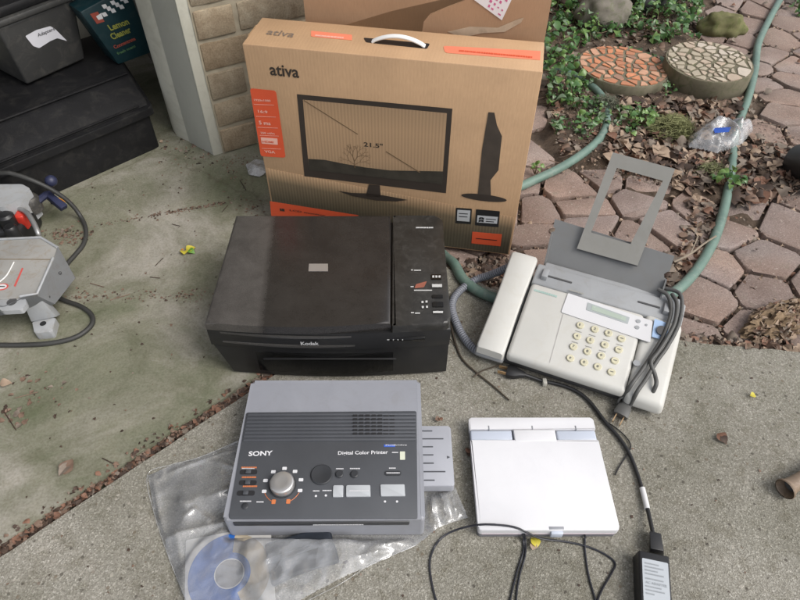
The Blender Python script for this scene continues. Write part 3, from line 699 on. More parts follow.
# ------------------------------------------------------------------ black all-in-one printer
KO = (-.331, .694, 0); KR = R(.6); K = Frame(KO, KR); KW, KD, KH = .419, .285, .15
kp = thing('inkjet_printer', 'dusty black all-in-one inkjet printer in front of the monitor box', 'printer', KO, KR)
M_kb = plain('satin_black_plastic', (.012, .012, .0125), .38, .2, .5, grain=700, bstr=.12, dirt=(.04, .037, .03, .25), dscale=9)
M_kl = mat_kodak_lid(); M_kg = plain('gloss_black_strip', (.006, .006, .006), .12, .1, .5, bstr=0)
bm = new()
prof = []   # front outline bulges forward
def fr_out(y0, bulge, xa, xb, n=16): return [(xa + (xb - xa) * k / n, y0 - bulge * math.sin(math.pi * k / n)) for k in range(n + 1)]
lowp = fr_out(.006, .011, .003, KW - .001) + [(KW - .006, KD - .02), (.012, KD - .02)]
prism(bm, lowp, .006, .088, bev=.003)
for v in bm.verts:
    if v.co.z < .04 and v.co.x < .2: v.co.x += .022 * (1 - v.co.x / .2)
for x in (.06, KW - .05):
    for y in (.04, KD - .05): lathe(bm, [(.012, 0.0), (.012, .007)], (x, y, 0), 14)
obj('lower_body', bm, M_kb, kp)
bm = new(); prism(bm, fr_out(.004, .012, .0, KW) + rpoly([(KW, KD), (.004, KD)], 0), .0885, .131, bev=.004, seg=3)
obj('scanner_body', bm, M_kb, kp)
bm = new()
mid = .316
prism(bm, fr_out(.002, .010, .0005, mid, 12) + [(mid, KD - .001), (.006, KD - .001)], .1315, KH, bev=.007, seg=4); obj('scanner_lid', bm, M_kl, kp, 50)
bm = new(); prism(bm, rpoly([(mid + .0025, -.005), (KW - .001, .002), (KW - .003, KD - .002), (mid + .0025, KD - .002)], [.001, .014, .014, .001]), .1315, KH - .001, bev=.006, seg=4)
obj('control_panel', bm, plain('dusty_panel_black', (.022, .021, .019), .34, .3, .5, dirt=(.10, .095, .088, .3), dscale=26, bstr=.05), kp, 50)
for z in (.1215, .097):
    bm = new(); pl = fr_out(.0018 if z > .11 else .0015, .0125, .022, .33, 20) + [(x, y + .004) for x, y in fr_out(.0015, .0125, .022, .33, 20)][::-1]
    prism(bm, pl, z, z + .0042, bev=.001); obj('trim_strip', bm, plain('grey_trim_gloss', (.05, .048, .046), .25), kp)
bm = new(); prism(bm, fr_out(.0005, .0105, .075, .335, 14) + [(.335, .02), (.075, .02)], .018, .074, bev=.003); obj('output_tray', bm, M_kg, kp)
bm = new(); box(bm, .09, .325, -.0135, -.010, .066, .069, bev=.001); obj('tray_lip', bm, M_kb, kp)
bm = new(); box(bm, .305, .375, -.0045, .004, .107, .117, bev=.002); obj('button_bar', bm, M_kg, kp)
bm = new()
for i in range(4):
    lathe(bm, [(.0018, 0), (.0018, .0012)], (0, 0, 0), 10)
bm.free(); bm = new()
for i, x in enumerate((.309, .319, .327, .335)): box(bm, x, x + (.004 if i == 0 else .002), -.0055, -.004, .111, .1135, bev=.0004)
obj('front_mark', bm, plain('grey_ink', (.3, .3, .3), .5), kp)
bm = new(); text_into(bm, 'Kodak', (.161, -.0126, .1075), (1, 0, 0), (0, 0, 1), .031, .009, .02); obj('lettering', bm, plain('silver_ink', (.5, .5, .5), .4), kp, 0)
km = lambda zz: (lambda a, b2, hh: (a, b2, zz + hh))
kxy = lambda pl: [K.xy(*p, z=KH) for p in pl]
bm = new(); flat(bm, rpoly(kxy([(309, 264), (328, 264), (328, 271.5), (308.5, 271.5)]), .0008), km(KH + .0002), .0006); obj('badge', bm, plain('brushed_badge', (.42, .40, .38), .35, .05, metal=.6), kp)
bm = new()
for (xa, xb, ya, yb) in ((431, 441, 274.5, 279.5), (432, 442, 284, 287), (432, 442.5, 295, 298), (432.5, 443, 302, 307), (433, 443.5, 310, 313)):
    bm = new(); flat(bm, rpoly(kxy([(xa, ya), (xb, ya), (xb + .5, yb), (xa + .2, yb)]), .0012), km(KH - .0008), .0016); obj('button', bm, M_kg, kp)
bm = new()
for (xa, xb, ya, yb) in ((432, 442, 284.6, 287.6), (433, 443, 311.5, 313.5)): flat(bm, kxy([(xa, ya), (xb, ya), (xb, yb), (xa, yb)]), km(KH + .001), .0004)
for (x, y) in ((432.3, 276), (435.4, 276), (438.5, 276), (421.5, 301.5), (425.5, 301), (421.8, 306.5), (426, 306.3)): flat(bm, kxy([(x, y), (x + 2, y), (x + 2, y + 2), (x, y + 2)]), km(KH + .001), .0004)
for (x, y, w_) in ((411, 269.3, 2), (414, 269.6, 7), (410.6, 286, 3), (411, 312, 3), (415, 312.5, 5), (414, 289.6, 18)): flat(bm, kxy([(x, y), (x + w_, y), (x + w_, y + .9), (x, y + .9)]), km(KH - .0007), .0004)
obj('button_mark', bm, plain('pale_button_ink', (.48, .48, .47), .5), kp, 0)
bm = new(); a = K.xy(416, 228, KH); bars(bm, a[0], a[1], .034, .0038, km(KH - .0007), 21); obj('panel_lettering', bm, plain('silver_ink', (.5, .5, .5), .4), kp, 0)
bm = new(); flat(bm, rpoly(kxy([(416, 284), (427, 281), (424, 287), (414.5, 288)]), .002), km(KH - .0007), .0004); obj('photo_sticker', bm, plain('brownish_red_ink', (.26, .09, .06), .35), kp)

# ------------------------------------------------------------------ grey photo printer
SO = (-.256, .392, .0012); SR = R(.8); Sf = Frame(SO, SR); SW, SD, SH = .295, .25, .058
sp = thing('photo_printer', 'grey photo printer with a dark panel and silver dial, lying on the plastic bag', 'printer', SO, SR)
M_sg = plain('lilac_grey_plastic', (.262, .27, .30), .42, .05, .45, grain=700, bstr=.1, dirt=(.18, .17, .15, .2)); M_sd = plain('slate_panel', (.062, .066, .074), .42, .08, .45, grain=800, bstr=.12)
bm = new(); prism(bm, rpoly([(-.002, 0), (SW + .001, 0), (SW + .001, SD), (.003, SD)], [.007, .007, .008, .008], 8), .004, SH, bev=.006, seg=4)
obj('housing', bm, M_sg, sp, 50)
bm = new()
for x in (.03, SW - .03):
    for y in (.03, SD - .03): lathe(bm, [(.009, 0), (.009, .0045)], (x, y, 0), 12)
obj('feet', bm, M_blk, sp)
sm = lambda zz: (lambda a, b2, hh: (a, b2, zz + hh))
sxy = lambda pl: [Sf.xy(*p, z=SH) for p in pl]
pan = sxy([(246.5, 413), (416.5, 411.5), (417.5, 519), (228.5, 519.5)])
bm = new(); prism(bm, rpoly(pan, [.003, .003, .002, .006]), SH - .002, SH + .0014, bev=.0006); obj('control_panel', bm, M_sd, sp)
bm = new()
for k in range(8):
    y = 414.5 + k * 3.6; xl = 246.5 - k * .62
    pl = sxy([(xl + 1.5, y), (415.5, y - .8), (415.6, y + 1.4), (xl + 1.2, y + 2.0)]); prism(bm, pl, SH + .0014, SH + .0032, bev=.0004)
obj('rib', bm, plain('slate_rib', (.072, .076, .086), .4, .08, .45), sp).name = 'ribs'
bm = new()
for k in range(6):
    for j in range(7):
        x = 353 + j * 6.2 - .4 * k * 0; y = 415.6 + k * 3.6
        if j > 4 and k in (0,): pass
        pl = sxy([(x, y), (x + 4.4, y), (x + 4.4, y + 1.7), (x, y + 1.7)]); flat(bm, rpoly(pl, .0006, 2), sm(SH + .0022), .0012 if j < 5 else .0006)
obj('vent_slots', bm, plain('vent_black', (.012, .012, .014), .6), sp)
M_si = plain('pale_ink', (.62, .62, .64), .5, .03); M_or = plain('orange_ink', (.55, .17, .06), .5, .03)
def stext(s, p0, p1, hh, mm=M_si, bold=.015, name='lettering'):
    a, b2 = Vector(Sf.xy(*p0, z=SH)), Vector(Sf.xy(*p1, z=SH)); d = b2 - a; bm = new()
    text_into(bm, s, (a.x, a.y, SH + .0016), (d.x, d.y, 0), (-d.y, d.x, 0), d.length, hh, bold); return obj(name, bm, mm, sp, 0)
stext('SONY', (248.5, 456.8), (272.5, 456), .0085, bold=.03)
stext('Digital Color Printer', (338, 456.5), (388, 455.5), .0082, bold=.02)
# dial
dc = Sf.xy(282, 483, SH + .01)
bm = new(); lathe(bm, [(.0205, 0), (.0205, .002)], (dc[0], dc[1], SH + .0015), 40); obj('dial_ring', bm, plain('dark_dial_ring', (.03, .032, .036), .4), sp)
bm = new(); lathe(bm, [(.0185, .002), (.0185, .0105), (.0172, .0125), (.0155, .0131), (.008, .0127), (.002, .0126)], (dc[0], dc[1], SH + .0015), 48); obj('dial', bm, plain('silver_dial', (.55, .54, .53), .3, .01, .5, metal=.75, bstr=0), sp, 40)
bm = new()
for k in range(9):
    a = R(235 - k * 36 + 0) if k < 9 else 0
    if k in (0, 8): continue
    c_ = (dc[0] + .0285 * math.cos(a), dc[1] + .0285 * math.sin(a))
    if math.sin(a) < -.6: continue
    flat(bm, rpoly([(c_[0] - .0035, c_[1] - .0026), (c_[0] + .0035, c_[1] - .0026), (c_[0] + .0035, c_[1] + .0026), (c_[0] - .0035, c_[1] + .0026)], .0012, 2), sm(SH + .0016), .0003)
obj('dial_icon', bm, M_si, sp, 0)
bm = new()
for a in (R(-112), R(-66)):
    c_ = (dc[0] + .028 * math.cos(a), dc[1] + .028 * math.sin(a)); flat(bm, rpoly(rect(c_[0] - .003, c_[0] + .003, c_[1] - .0035, c_[1] + .0035), .001, 2), sm(SH + .0016), .0003)
arc = [(dc[0] + .0285 * math.cos(R(a)), dc[1] + .0285 * math.sin(R(a)), SH + .0017) for a in range(205, 250, 6)]; tube(bm, arc, .0005, 4)
arc = [(dc[0] + .0285 * math.cos(R(a)), dc[1] + .0285 * math.sin(R(a)), SH + .0017) for a in range(300, 340, 6)]; tube(bm, arc, .0005, 4)
for px, py, w_ in ((242, 478.5, 14), (243, 487.6, 13)): a = Sf.xy(px, py, SH); bars(bm, a[0], a[1], .022, .0024, sm(SH + .0016), int(px))
a = Sf.xy(241.5, 468.8, SH); bars(bm, a[0], a[1], .024, .0024, sm(SH + .0016), 2)
obj('orange_print', bm, M_or, sp, 0)
for px, py in ((248.7, 472.5), (248, 483.2), (246, 493.6)):
    c_ = Sf.xy(px, py, SH); bm = new(); flat(bm, rpoly(rect(c_[0] - .0135, c_[0] + .0135, c_[1] - .004, c_[1] + .004), .0036), sm(SH + .0012), .0008); sl_ = obj('slider_slot', bm, plain('vent_black', (.012, .012, .014), .6), sp)
    bm = new(); box(bm, c_[0] - .004, c_[0] + .004, c_[1] - .0032, c_[1] + .0032, SH + .002, SH + .0045, bev=.0008); k_ = obj('slider_knob', bm, M_sd, sl_)
for px, py, rr, hh in ((245, 506, .005, .002), (339.5, 474.3, .0062, .0035), (354.5, 474.3, .0062, .0035)):
    c_ = Sf.xy(px, py, SH + .002); bm = new(); lathe(bm, [(rr, 0), (rr, hh * .7), (rr * .8, hh), (rr * .3, hh)], (c_[0], c_[1], SH + .0012), 20); obj('round_button', bm, plain('button_dark', (.03, .032, .036), .4), sp, 40)
c_ = Sf.xy(321.5, 474.5, SH + .003); bm = new(); lathe(bm, [(.0168, 0), (.0168, .002), (.0155, .0034), (.008, .0026), (.001, .0022)], (c_[0], c_[1], SH + .0012), 36); obj('navigation_pad', bm, plain('button_dark', (.03, .032, .036), .4), sp, 40)
for name_, pl in (('screen_button', [(333.5, 486.3), (343.5, 486.2), (343.3, 497.6), (333, 497.8)]), ('screen_button', [(346.5, 486.2), (370.3, 486), (370.6, 497.3), (346.3, 497.6)]), ('print_button', [(380.5, 485.5), (404.5, 485.3), (405.2, 496.8), (381, 497)])):
    bm = new(); prism(bm, rpoly(sxy(pl), .0012), SH + .0012, SH + .0034, bev=.0008); obj(name_, bm, plain('silver_button', (.42, .44, .46), .35, .04), sp)
c_ = Sf.xy(393, 473.8, SH); bm = new(); flat(bm, rpoly(rect(c_[0] - .0125, c_[0] + .0125, c_[1] - .0038, c_[1] + .0038), .0036), sm(SH + .0012), .0016); obj('oval_button', bm, plain('button_dark', (.03, .032, .036), .4), sp)
bm = new()
for px, py, w_, s_ in ((242, 469.4, .02, 1), (240, 502.3, .017, 2), (256.5, 503, .011, 3), (336, 469.8, .012, 4), (350, 469.6, .016, 5), (389, 469.2, .011, 6), (386.5, 474.4, .021, 7), (313, 492, .010, 8), (322.5, 491.6, .014, 9), (392, 453.5, .010, 11), (349.5, 492.5, .03, 13)):
    a = Sf.xy(px, py, SH); bars(bm, a[0], a[1], w_, .0017, sm(SH + (.0037 if s_ == 13 else .003 if s_ == 7 else .0016)), s_)
for px, py in ((316, 496.5), (326, 496), (385, 502), (397, 502)): c_ = Sf.xy(px, py, SH); flat(bm, ellipse(c_[0], c_[1], .0018, .0018, 10), sm(SH + .0016), .0003)
obj('panel_print', bm, M_si, sp, 0)
bm = new(); c_ = Sf.xy(384, 446.8, SH); flat(bm, rect(c_[0], c_[0] + .018, c_[1] - .001, c_[1] + .003), sm(SH + .0016), .0003); obj('blue_badge', bm, plain('blue_ink', (.05, .12, .5), .5), sp, 0)
bm = new(); c_ = Sf.xy(385, 446.5, SH); text_into(bm, 'PictBridge', (c_[0] + .001, c_[1] - .0003, SH + .002), (1, 0, 0), (0, 1, 0), .034, .0026, .02); obj('badge_lettering', bm, M_si, sp, 0)
bm = new(); c_ = Sf.xy(400, 456, SH); flat(bm, rpoly(rect(c_[0], c_[0] + .008, c_[1] - .0075, c_[1] + .007), .001), sm(SH + .0016), .0003); obj('badge', bm, plain('cream_ink', (.6, .62, .5), .5), sp, 0)
# front lip and paper tray
bm = new(); a, b2 = Sf.xy(233, 524.5, SH - .012), Sf.xy(414, 524, SH - .012); box(bm, .012, SW - .022, -.0022, .004, SH - .016, SH - .0045, bev=.002); obj('front_door', bm, plain('front_door_dark', (.03, .031, .034), .4), sp)
bm = new(); a = .13; bars(bm, .13, SH - .0125, .075, .0022, lambda p, q_, hh: (p, -.0024 - hh, q_), 17); obj('door_print', bm, M_si, sp, 0)
tr = [Sf.xy(424, 424, .024), Sf.xy(450.5, 426, .024), Sf.xy(452.5, 486, .024), Sf.xy(424, 487, .024)]
xs_, xe_, ya_, yb_ = SW - .02, tr[1][0], tr[2][1], tr[1][1]
bm = new(); prism(bm, rpoly(rect(xs_, xe_, ya_, yb_), .005), .006, .024, bev=.002); tray = obj('paper_tray', bm, plain('tray_grey_plastic', (.34, .35, .385), .42, .05), sp)
bm = new()
for k in range(7):
    y = ya_ + (yb_ - ya_) * (.09 + .137 * k); L_ = .036 if k in (1, 5) else .018
    flat(bm, rect(SW + .002, SW + .002 + L_, y - .0011, y + .0011), lambda p, q_, hh: (p, q_, .0242 + hh), .0003)
flat(bm, [(xe_ - .009, ya_ + .048), (xe_ - .004, ya_ + .0505), (xe_ - .009, ya_ + .053)], lambda p, q_, hh: (p, q_, .0242 + hh), .0003)
obj('tray_groove', bm, plain('groove_dark', (.07, .075, .085), .6), tray, 0)

# ------------------------------------------------------------------ plastic bag, its disc and dark pouch
def sheet(outline, res, hfun, name, m, parent=None):
    """thin crumpled sheet over an outline, meshed on a fine grid"""
    xs = [p[0] for p in outline]; ys = [p[1] for p in outline]; x0, x1, y0, y1 = min(xs), max(xs), min(ys), max(ys)
    nx, ny = int((x1 - x0) / res) + 1, int((y1 - y0) / res) + 1; idx = {}; V = []; Fc = []
    def dist(p):
        d = 9
        for i in range(len(outline)):
            a, b_ = Vector(outline[i - 1]), Vector(outline[i]); ab = b_ - a; u = max(0, min(1, (p - a).dot(ab) / ab.dot(ab))); d = min(d, (p - a - ab * u).length)
        return d
    for j in range(ny):
        for i in range(nx):
            c = [(x0 + (i + a) * res, y0 + (j + b_) * res) for a, b_ in ((0, 0), (1, 0), (1, 1), (0, 1))]
            if sum(inside(q1, outline) for q1 in c) < 2: continue
            f = []
            for a, b_ in ((0, 0), (1, 0), (1, 1), (0, 1)):
                k = (i + a, j + b_)
                if k not in idx:
                    p = Vector((x0 + k[0] * res, y0 + k[1] * res)); 
                    if not inside(p, outline):
                        best = None
                        for q1 in range(len(outline)):
                            a1, b1 = Vector(outline[q1 - 1]), Vector(outline[q1]); ab = b1 - a1; u1 = max(0, min(1, (p - a1).dot(ab) / ab.dot(ab))); c1 = a1 + ab * u1
                            if best is None or (p - c1).length < best[0]: best = ((p - c1).length, c1)
                        p = best[1]
                    idx[k] = len(V); V.append((p.x, p.y, hfun(p, dist(p))))
                f.append(idx[k])
            Fc.append(f)
    return pyobj(name, V, Fc, m, parent, smooth=60)
def ridged(p, s, seed): return 1 - abs(noise.noise(Vector((p[0] * s, p[1] * s, seed)))) * 2.2
so_poly = [(-.256, .392), (.044, .396), (.04, .64), (-.256, .64)]
bag_px = [(148, 476), (170, 466), (200, 458), (240, 441), (300, 430), (420, 430), (424, 492), (455, 487), (468, 518), (440, 527), (416, 546), (370, 566), (340, 585), (300, 606), (250, 640), (200, 640), (186, 600), (170, 560), (155, 515)]
bag_o = [(P(*p).x, P(*p).y) for p in bag_px]
dcn = P(229, 573, .006)
pou = P(300, 552, .01)
FOLDS = [(Vector(P(*a).xy), Vector(P(*b_).xy), am, wd) for a, b_, am, wd in (((292, 596), (318, 570), .012, .006), ((318, 570), (385, 553), .012, .005), ((330, 548), (345, 537), .006, .004), ((300, 604), (372, 560), .006, .006), ((345, 537), (420, 534), .008, .007),
    ((370, 552), (412, 538), .006, .004), ((434, 528), (430, 500), .012, .004), ((446, 522), (440, 496), .012, .005), ((456, 517), (450, 492), .008, .005), ((154, 482), (176, 590), .004, .004), ((168, 474), (232, 452), .005, .004), ((166, 540), (232, 523), .006, .006),
    ((178, 535), (190, 600), .005, .004), ((186, 520), (196, 512), .005, .003), ((196, 512), (212, 524), .005, .003), ((205, 462), (236, 470), .004, .004), ((180, 500), (190, 508), .005, .003), ((236, 600), (252, 560), .004, .004), ((262, 590), (290, 575), .008, .005), ((210, 500), (235, 490), .004, .006), ((270, 552), (300, 600), .008, .005))]
def bag_h(p, d):
    base = .0025 + .016 * min(1, d / .05)
    under = 0
    for i in range(4):
        pass
    ins = inside(p, so_poly)
    if ins: return .0008
    dx = max(so_poly[0][0] - p.x, 0, p.x - so_poly[1][0]); dy = max(.392 - p.y, 0, p.y - .64); ds = math.hypot(dx, dy)
    near = min(1, ds / .012)
    dist_disc = (p - Vector((dcn.x, dcn.y))).length
    h = base * .35 + .0045 * ridged((p.x * .6 + p.y * .8, p.x * -.5 + p.y * .4), 15, 2) * min(1, d / .03) + .0016 * ridged((p.x + p.y * .4, p.y * .5 - p.x * .3), 26, 7) * min(1, d / .01)
    dp = (p - Vector((pou.x, pou.y))).length
    for fa, fb, am, wd in FOLDS:
        ab = fb - fa; u = (p - fa).dot(ab) / ab.dot(ab)
        if -.15 < u < 1.15:
            e = abs((p - fa).cross(ab)) / ab.length if hasattr(p, 'cross') else 0
            h += am * math.exp(-e / wd) * min(1, max(0, min(u + .15, 1.15 - u)) / .3) * min(1, d / .006)
    h = max(h, .011 * min(1, max(0, (.085 - dist_disc) / .02)) + .001 * ridged(p, 40, 3), .021 * min(1, max(0, (.105 - dp) / .03)) + .003 * ridged(p, 36, 9))
    return max(.0008, h * near)
M_bag = mat_film('clear_poly_film', haze=.17, rough=.055, bs=.30, bscale=24, edge=1.1, crease=26)
bag = sheet(bag_o, .003, bag_h, 'plastic_bag', M_bag)
bm = new(); tube(bm, [(v.x, v.y, .003) for v in catmull([Vector((p[0], p[1], 0)) for p in bag_o[-9:] + bag_o[:4]], 8)], .0004, 6)
obj('seam', bm, mat_film('milky_seam_film', haze=.25, rough=.15, bs=.2, bscale=40, edge=.6), bag, 60)
tag(bag, 'large crumpled clear plastic bag under the grey photo printer', 'plastic bag')
M_cd = plain('blue_disc_print', (.018, .11, .40), .3, .1, .5)
disc = thing('software_disc', 'blue and cream disc in a sleeve inside the clear plastic bag', 'disc', (dcn.x, dcn.y, .002), R(12))
bm = new(); prism(bm, rpoly(rect(-.064, .064, -.064, .064), .003), 0, .0005); obj('paper_sleeve', bm, plain('sleeve_paper', (.55, .54, .52), .6, .06), disc)
def ring(bm, r0, r1, a0, a1, z, n=40):
    for k in range(n):
        u0, u1 = a0 + (a1 - a0) * k / n, a0 + (a1 - a0) * (k + 1) / n
        bm.faces.new([bm.verts.new((r * math.cos(u), r * math.sin(u), z)) for r, u in ((r0, u0), (r1, u0), (r1, u1), (r0, u1))])
bm = new(); ring(bm, .0, .06, 0, 2 * math.pi, .0012); obj('disc_face', bm, plain('cream_disc_print', (.42, .36, .27), .3, .06), disc)
bm = new(); ring(bm, .022, .06, R(80), R(290), .0016); ring(bm, .022, .031, R(-70), R(80), .0016); obj('blue_print', bm, M_cd, disc)
bm = new(); ring(bm, .0, .0205, 0, 2 * math.pi, .002); obj('hub', bm, plain('hub_grey', (.30, .30, .31), .35), disc)
bm = new(); ring(bm, .0205, .022, 0, 2 * math.pi, .0022); obj('hub_ring', bm, M_white, disc)
pch = thing('dark_pouch', 'dark blue-grey folded packet inside the clear plastic bag', 'packet', (pou.x, pou.y, .002), R(20))
bm = new(); box(bm, -.05, .055, -.034, .028, 0, .012, bev=.005, seg=3); 
bmesh.ops.subdivide_edges(bm, edges=bm.edges[:], cuts=2, use_grid_fill=True)
for v in bm.verts: v.co += Vector((0, 0, noise.noise(v.co * 40) * .003 if v.co.z > .006 else 0)) + Vector((noise.noise(v.co * 22) * .006, noise.noise(v.co * 22 + Vector((3, 0, 0))) * .006, 0))
obj('packet', bm, plain('dark_foil', (.016, .02, .028), .3, .3, .5, dscale=30), pch, 50)
bm = new(); box(bm, -.05, .03, -.006, .003, .0165, .018, bev=.0006); obj('fold_seam', bm, plain('dark_foil_seam', (.07, .08, .1), .3), pch)

# ------------------------------------------------------------------ white portable DVD player
DO = (.1215, .394, 0); DR = R(.6); Df = Frame(DO, DR); DW, DD, DH = .2145, .198, .027
dv = thing('portable_player', 'closed white portable disc player lying between the two printers and adapter', 'player', DO, DR)
M_dw = plain('pearl_white_plastic', (.63, .63, .65), .3, .03, .5, bstr=.03, dirt=(.57, .57, .60, .3)); M_db = plain('player_side_grey', (.16, .16, .18), .4, .05); M_dbl = plain('pale_blue_plastic', (.46, .50, .58), .3, .04)
bm = new(); prism(bm, rpoly(rect(0.001, DW - .001, .001, DD), .006), .001, .0125, bev=.002); obj('base', bm, M_db, dv)
yh = Df.xy(500, 440, DH)[1]; y2 = Df.xy(500, 429, DH)[1]
bm = new(); prism(bm, rpoly(rect(0, DW, 0, yh), [.006, .006, .001, .001]), .013, DH, bev=.0025, seg=3); obj('screen_lid', bm, M_dw, dv, 50)
bm = new(); prism(bm, rpoly(rect(.0, DW, y2, DD), [.001, .001, .005, .005]), .013, DH - .001, bev=.002, seg=3); obj('rear_cover', bm, M_dw, dv, 50)
for xa, xb in ((.001, DW * .335), (DW * .685, DW - .001)): bm = new(); box(bm, xa, xb, yh + .001, y2 - .001, .012, DH - .002, bev=.003, seg=3); obj('hinge', bm, M_dbl, dv, 50)
bm = new(); box(bm, DW * .345, DW * .675, yh - .003, y2 - .001, .014, DH + .0006, bev=.002, seg=3); obj('hinge_cover', bm, M_dw, dv, 50)
for u in (.155, .5, .845):
    bm = new(); box(bm, DW * u - .0011, DW * u + .0011, y2 - .0012, y2 + .007, DH - .0045, DH - .0004, bev=.0005); obj('rubber_stop', bm, plain('grey_stop', (.22, .23, .25), .5), dv)
bm = new(); box(bm, DW * .515, DW * .60, -.0045, .002, .010, .0235, bev=.0012); obj('latch', bm, M_dbl, dv)
bm = new(); box(bm, DW * .50, DW * .605, .001, .0055, DH - .0003, DH + .0005, bev=.0002); obj('latch_line', bm, plain('latch_grey', (.25, .26, .28), .4), dv)
bm = new(); box(bm, .006, DW - .006, -.0006, .002, .0128, .0145); obj('lid_seam', bm, plain('pinkish_seam', (.5, .42, .45), .4), dv)

# ------------------------------------------------------------------ fax machine
FO = P(478, 350, .03); FO.z = 0; FR = R(-22.4); Ff = Frame(FO, FR); FW, FD = .338, .205
fx = thing('fax_machine', 'off-white fax machine with handset and grey paper support on the slab edge', 'fax machine', FO, FR)
M_fw = plain('aged_white_abs', (.50, .495, .465), .42, .03, .45, grain=700, bstr=.08, dirt=(.42, .38, .3, .22)); M_fg = plain('fax_grey_plastic', (.29, .30, .31), .45, .06, .45, dirt=(.2, .19, .16, .3)); M_fgd = plain('support_grey_plastic', (.165, .168, .168), .45, .06, .45, dirt=(.16, .15, .13, .3)); M_fd = plain('dark_base_plastic', (.07, .07, .072), .5, .1)
HF, HB = .045, .098
top = lambda y: HF + (HB - HF) * min(max(y, -.01), FD) / FD
bm = new(); hull8(bm, [(.012, .012, 0.0015), (FW - .01, .012, 0.0015), (FW - .01, FD - .01, 0.0015), (.012, FD - .01, 0.0015)], [(.006, .008, .022), (FW - .004, .008, .022), (FW - .004, FD - .004, .022), (.006, FD - .004, .022)], bev=.003); obj('base', bm, M_fd, fx)
def wedge_block(bm, xa, xb, ya, yb, zlo, dz=0, bev=.004, seg=3):
    return hull8(bm, [(xa, ya, zlo), (xb, ya, zlo), (xb, yb, zlo), (xa, yb, zlo)], [(xa, ya, top(ya) + dz), (xb, ya, top(ya) + dz), (xb, yb, top(yb) + dz), (xa, yb, top(yb) + dz)], bev, seg)
HSX = .05; BY = .158
bm = new(); wedge_block(bm, HSX + .003, .268, 0, BY, .0225, 0, .008, 5); obj('front_cover', bm, M_fw, fx, 50)
bm = new(); hull8(bm, [(.2695, -.004, .012), (FW, -.004, .012), (FW + .002, BY + .008, .012), (.2695, BY + .008, .012)], [(.2695, -.001, HF - .003), (FW - .003, -.001, HF - .007), (FW - .001, BY + .008, top(BY) - .005), (.2695, BY + .008, top(BY) - .001)], .009, 5); obj('side_cover', bm, M_fw, fx, 50)
bm = new(); wedge_block(bm, HSX + .002, FW - .004, BY + .001, FD, .0225, -.004, .004); obj('rear_strip', bm, M_fg, fx)
for xa, xb in ((.075, .125), (.25, .29)):
    bm = new(); y = BY + .022; box(bm, xa, xb, y, y + .0035, top(y) - .006, top(y) - .0022); obj('feed_slot', bm, M_fd, fx)
for xa in (.066, .296): bm = new(); box(bm, xa, xa + .012, BY + .012, BY + .036, top(BY) - .004, top(BY) + .010, bev=.002); obj('paper_guide', bm, M_fg, fx)
# handset cradle and handset
bm = new(); wedge_block(bm, -.006, HSX, -.002, FD - .012, .012, -.020, .005); obj('handset_cradle', bm, M_fg, fx)
bm = new()
n_ = 14; rings = []
for k in range(n_ + 1):
    u = k / n_; y = (-.004, .0)[k > 0] + (FD + .004) * (0 if k == 0 else 1.02 if k == n_ else (k - .9) / (n_ - 1.8) )
    wd = .0258 + .001 * math.cos(2 * math.pi * u) ; hh = .008 + .002 * math.cos(2 * math.pi * u)
    zc = top(max(0, y)) - .008 + .003 * math.sin(math.pi * u); cx = .0225
    e = 1 if 0 < k < n_ else .9
    sec = [(-wd * e, -.012), (-wd * e, hh * .5), (-wd * e * .95, hh * .85), (-wd * e * .85, hh), (0, hh * 1.05), (wd * e * .85, hh), (wd * e * .95, hh * .85), (wd * e, hh * .5), (wd * e, -.012)]
    rings.append([bm.verts.new((cx + a, y, zc + b_ * (1 if 0 < k < n_ else .8))) for a, b_ in sec])
for k in range(n_):
    for i in range(len(sec) - 1): bm.faces.new((rings[k][i], rings[k][i + 1], rings[k + 1][i + 1], rings[k + 1][i]))
    bm.faces.new((rings[k][-1], rings[k][0], rings[k + 1][0], rings[k + 1][-1]))
bm.faces.new(rings[0]); bm.faces.new(rings[-1])
obj('handset', bm, M_fw, fx, 50)
# sloped-panel mapping
slope = math.atan2(HB - HF, FD); sn = Vector((0, -math.sin(slope), math.cos(slope)))
def FT(off): return lambda a, b_, hh: tuple(Vector((a, b_, HF + (HB - HF) * b_ / FD)) + sn * (off + hh))
Fn = Matrix.Rotation(FR, 3, 'Z') @ sn; Fp0 = FO + Vector((0, 0, HF))
def fxy(px, py): v = Ff.M @ onplane(px, py, Fp0, Fn); return (v.x, v.y)
fp = lambda pl: [fxy(*p) for p in pl]
bm = new(); flat(bm, rpoly(fp([(568, 293.5), (652.5, 321.5), (650, 343), (561, 312.5)]), .003), FT(.0003), .0016); obj('display_panel', bm, plain('bright_white_panel', (.58, .58, .59), .35, .02), fx)
bm = new(); flat(bm, rpoly(fp([(587.5, 303), (629.5, 318), (627.5, 324.5), (586, 310.5)]), .0012), FT(.0017), .0008); lc = obj('display', bm, plain('display_bezel', (.33, .36, .36), .4), fx)
bm = new(); flat(bm, fp([(592, 306), (626, 318), (625, 322), (591, 310.5)]), FT(.0026), .0003); obj('display_glass', bm, plain('grey_green_lcd', (.36, .42, .36), .25, .05, bstr=0), lc)
M_key = plain('ivory_key', (.54, .51, .37), .4, .04); M_kt = plain('grey_key_ink', (.12, .12, .11), .5)
kc = [[(580.2, 325.6), (594.8, 329.5), (608.4, 333.4), (621.4, 339)], [(577, 336.5), (590.2, 340.5), (604.6, 345), (618.6, 350)], [(573.5, 347), (587.3, 351.8), (601, 356), (614.8, 361)], [(570.3, 358.5), (584, 362.7), (597.6, 367), (611.4, 372.3)]]
lab = ['123A', '456B', '789C', '*0#D']
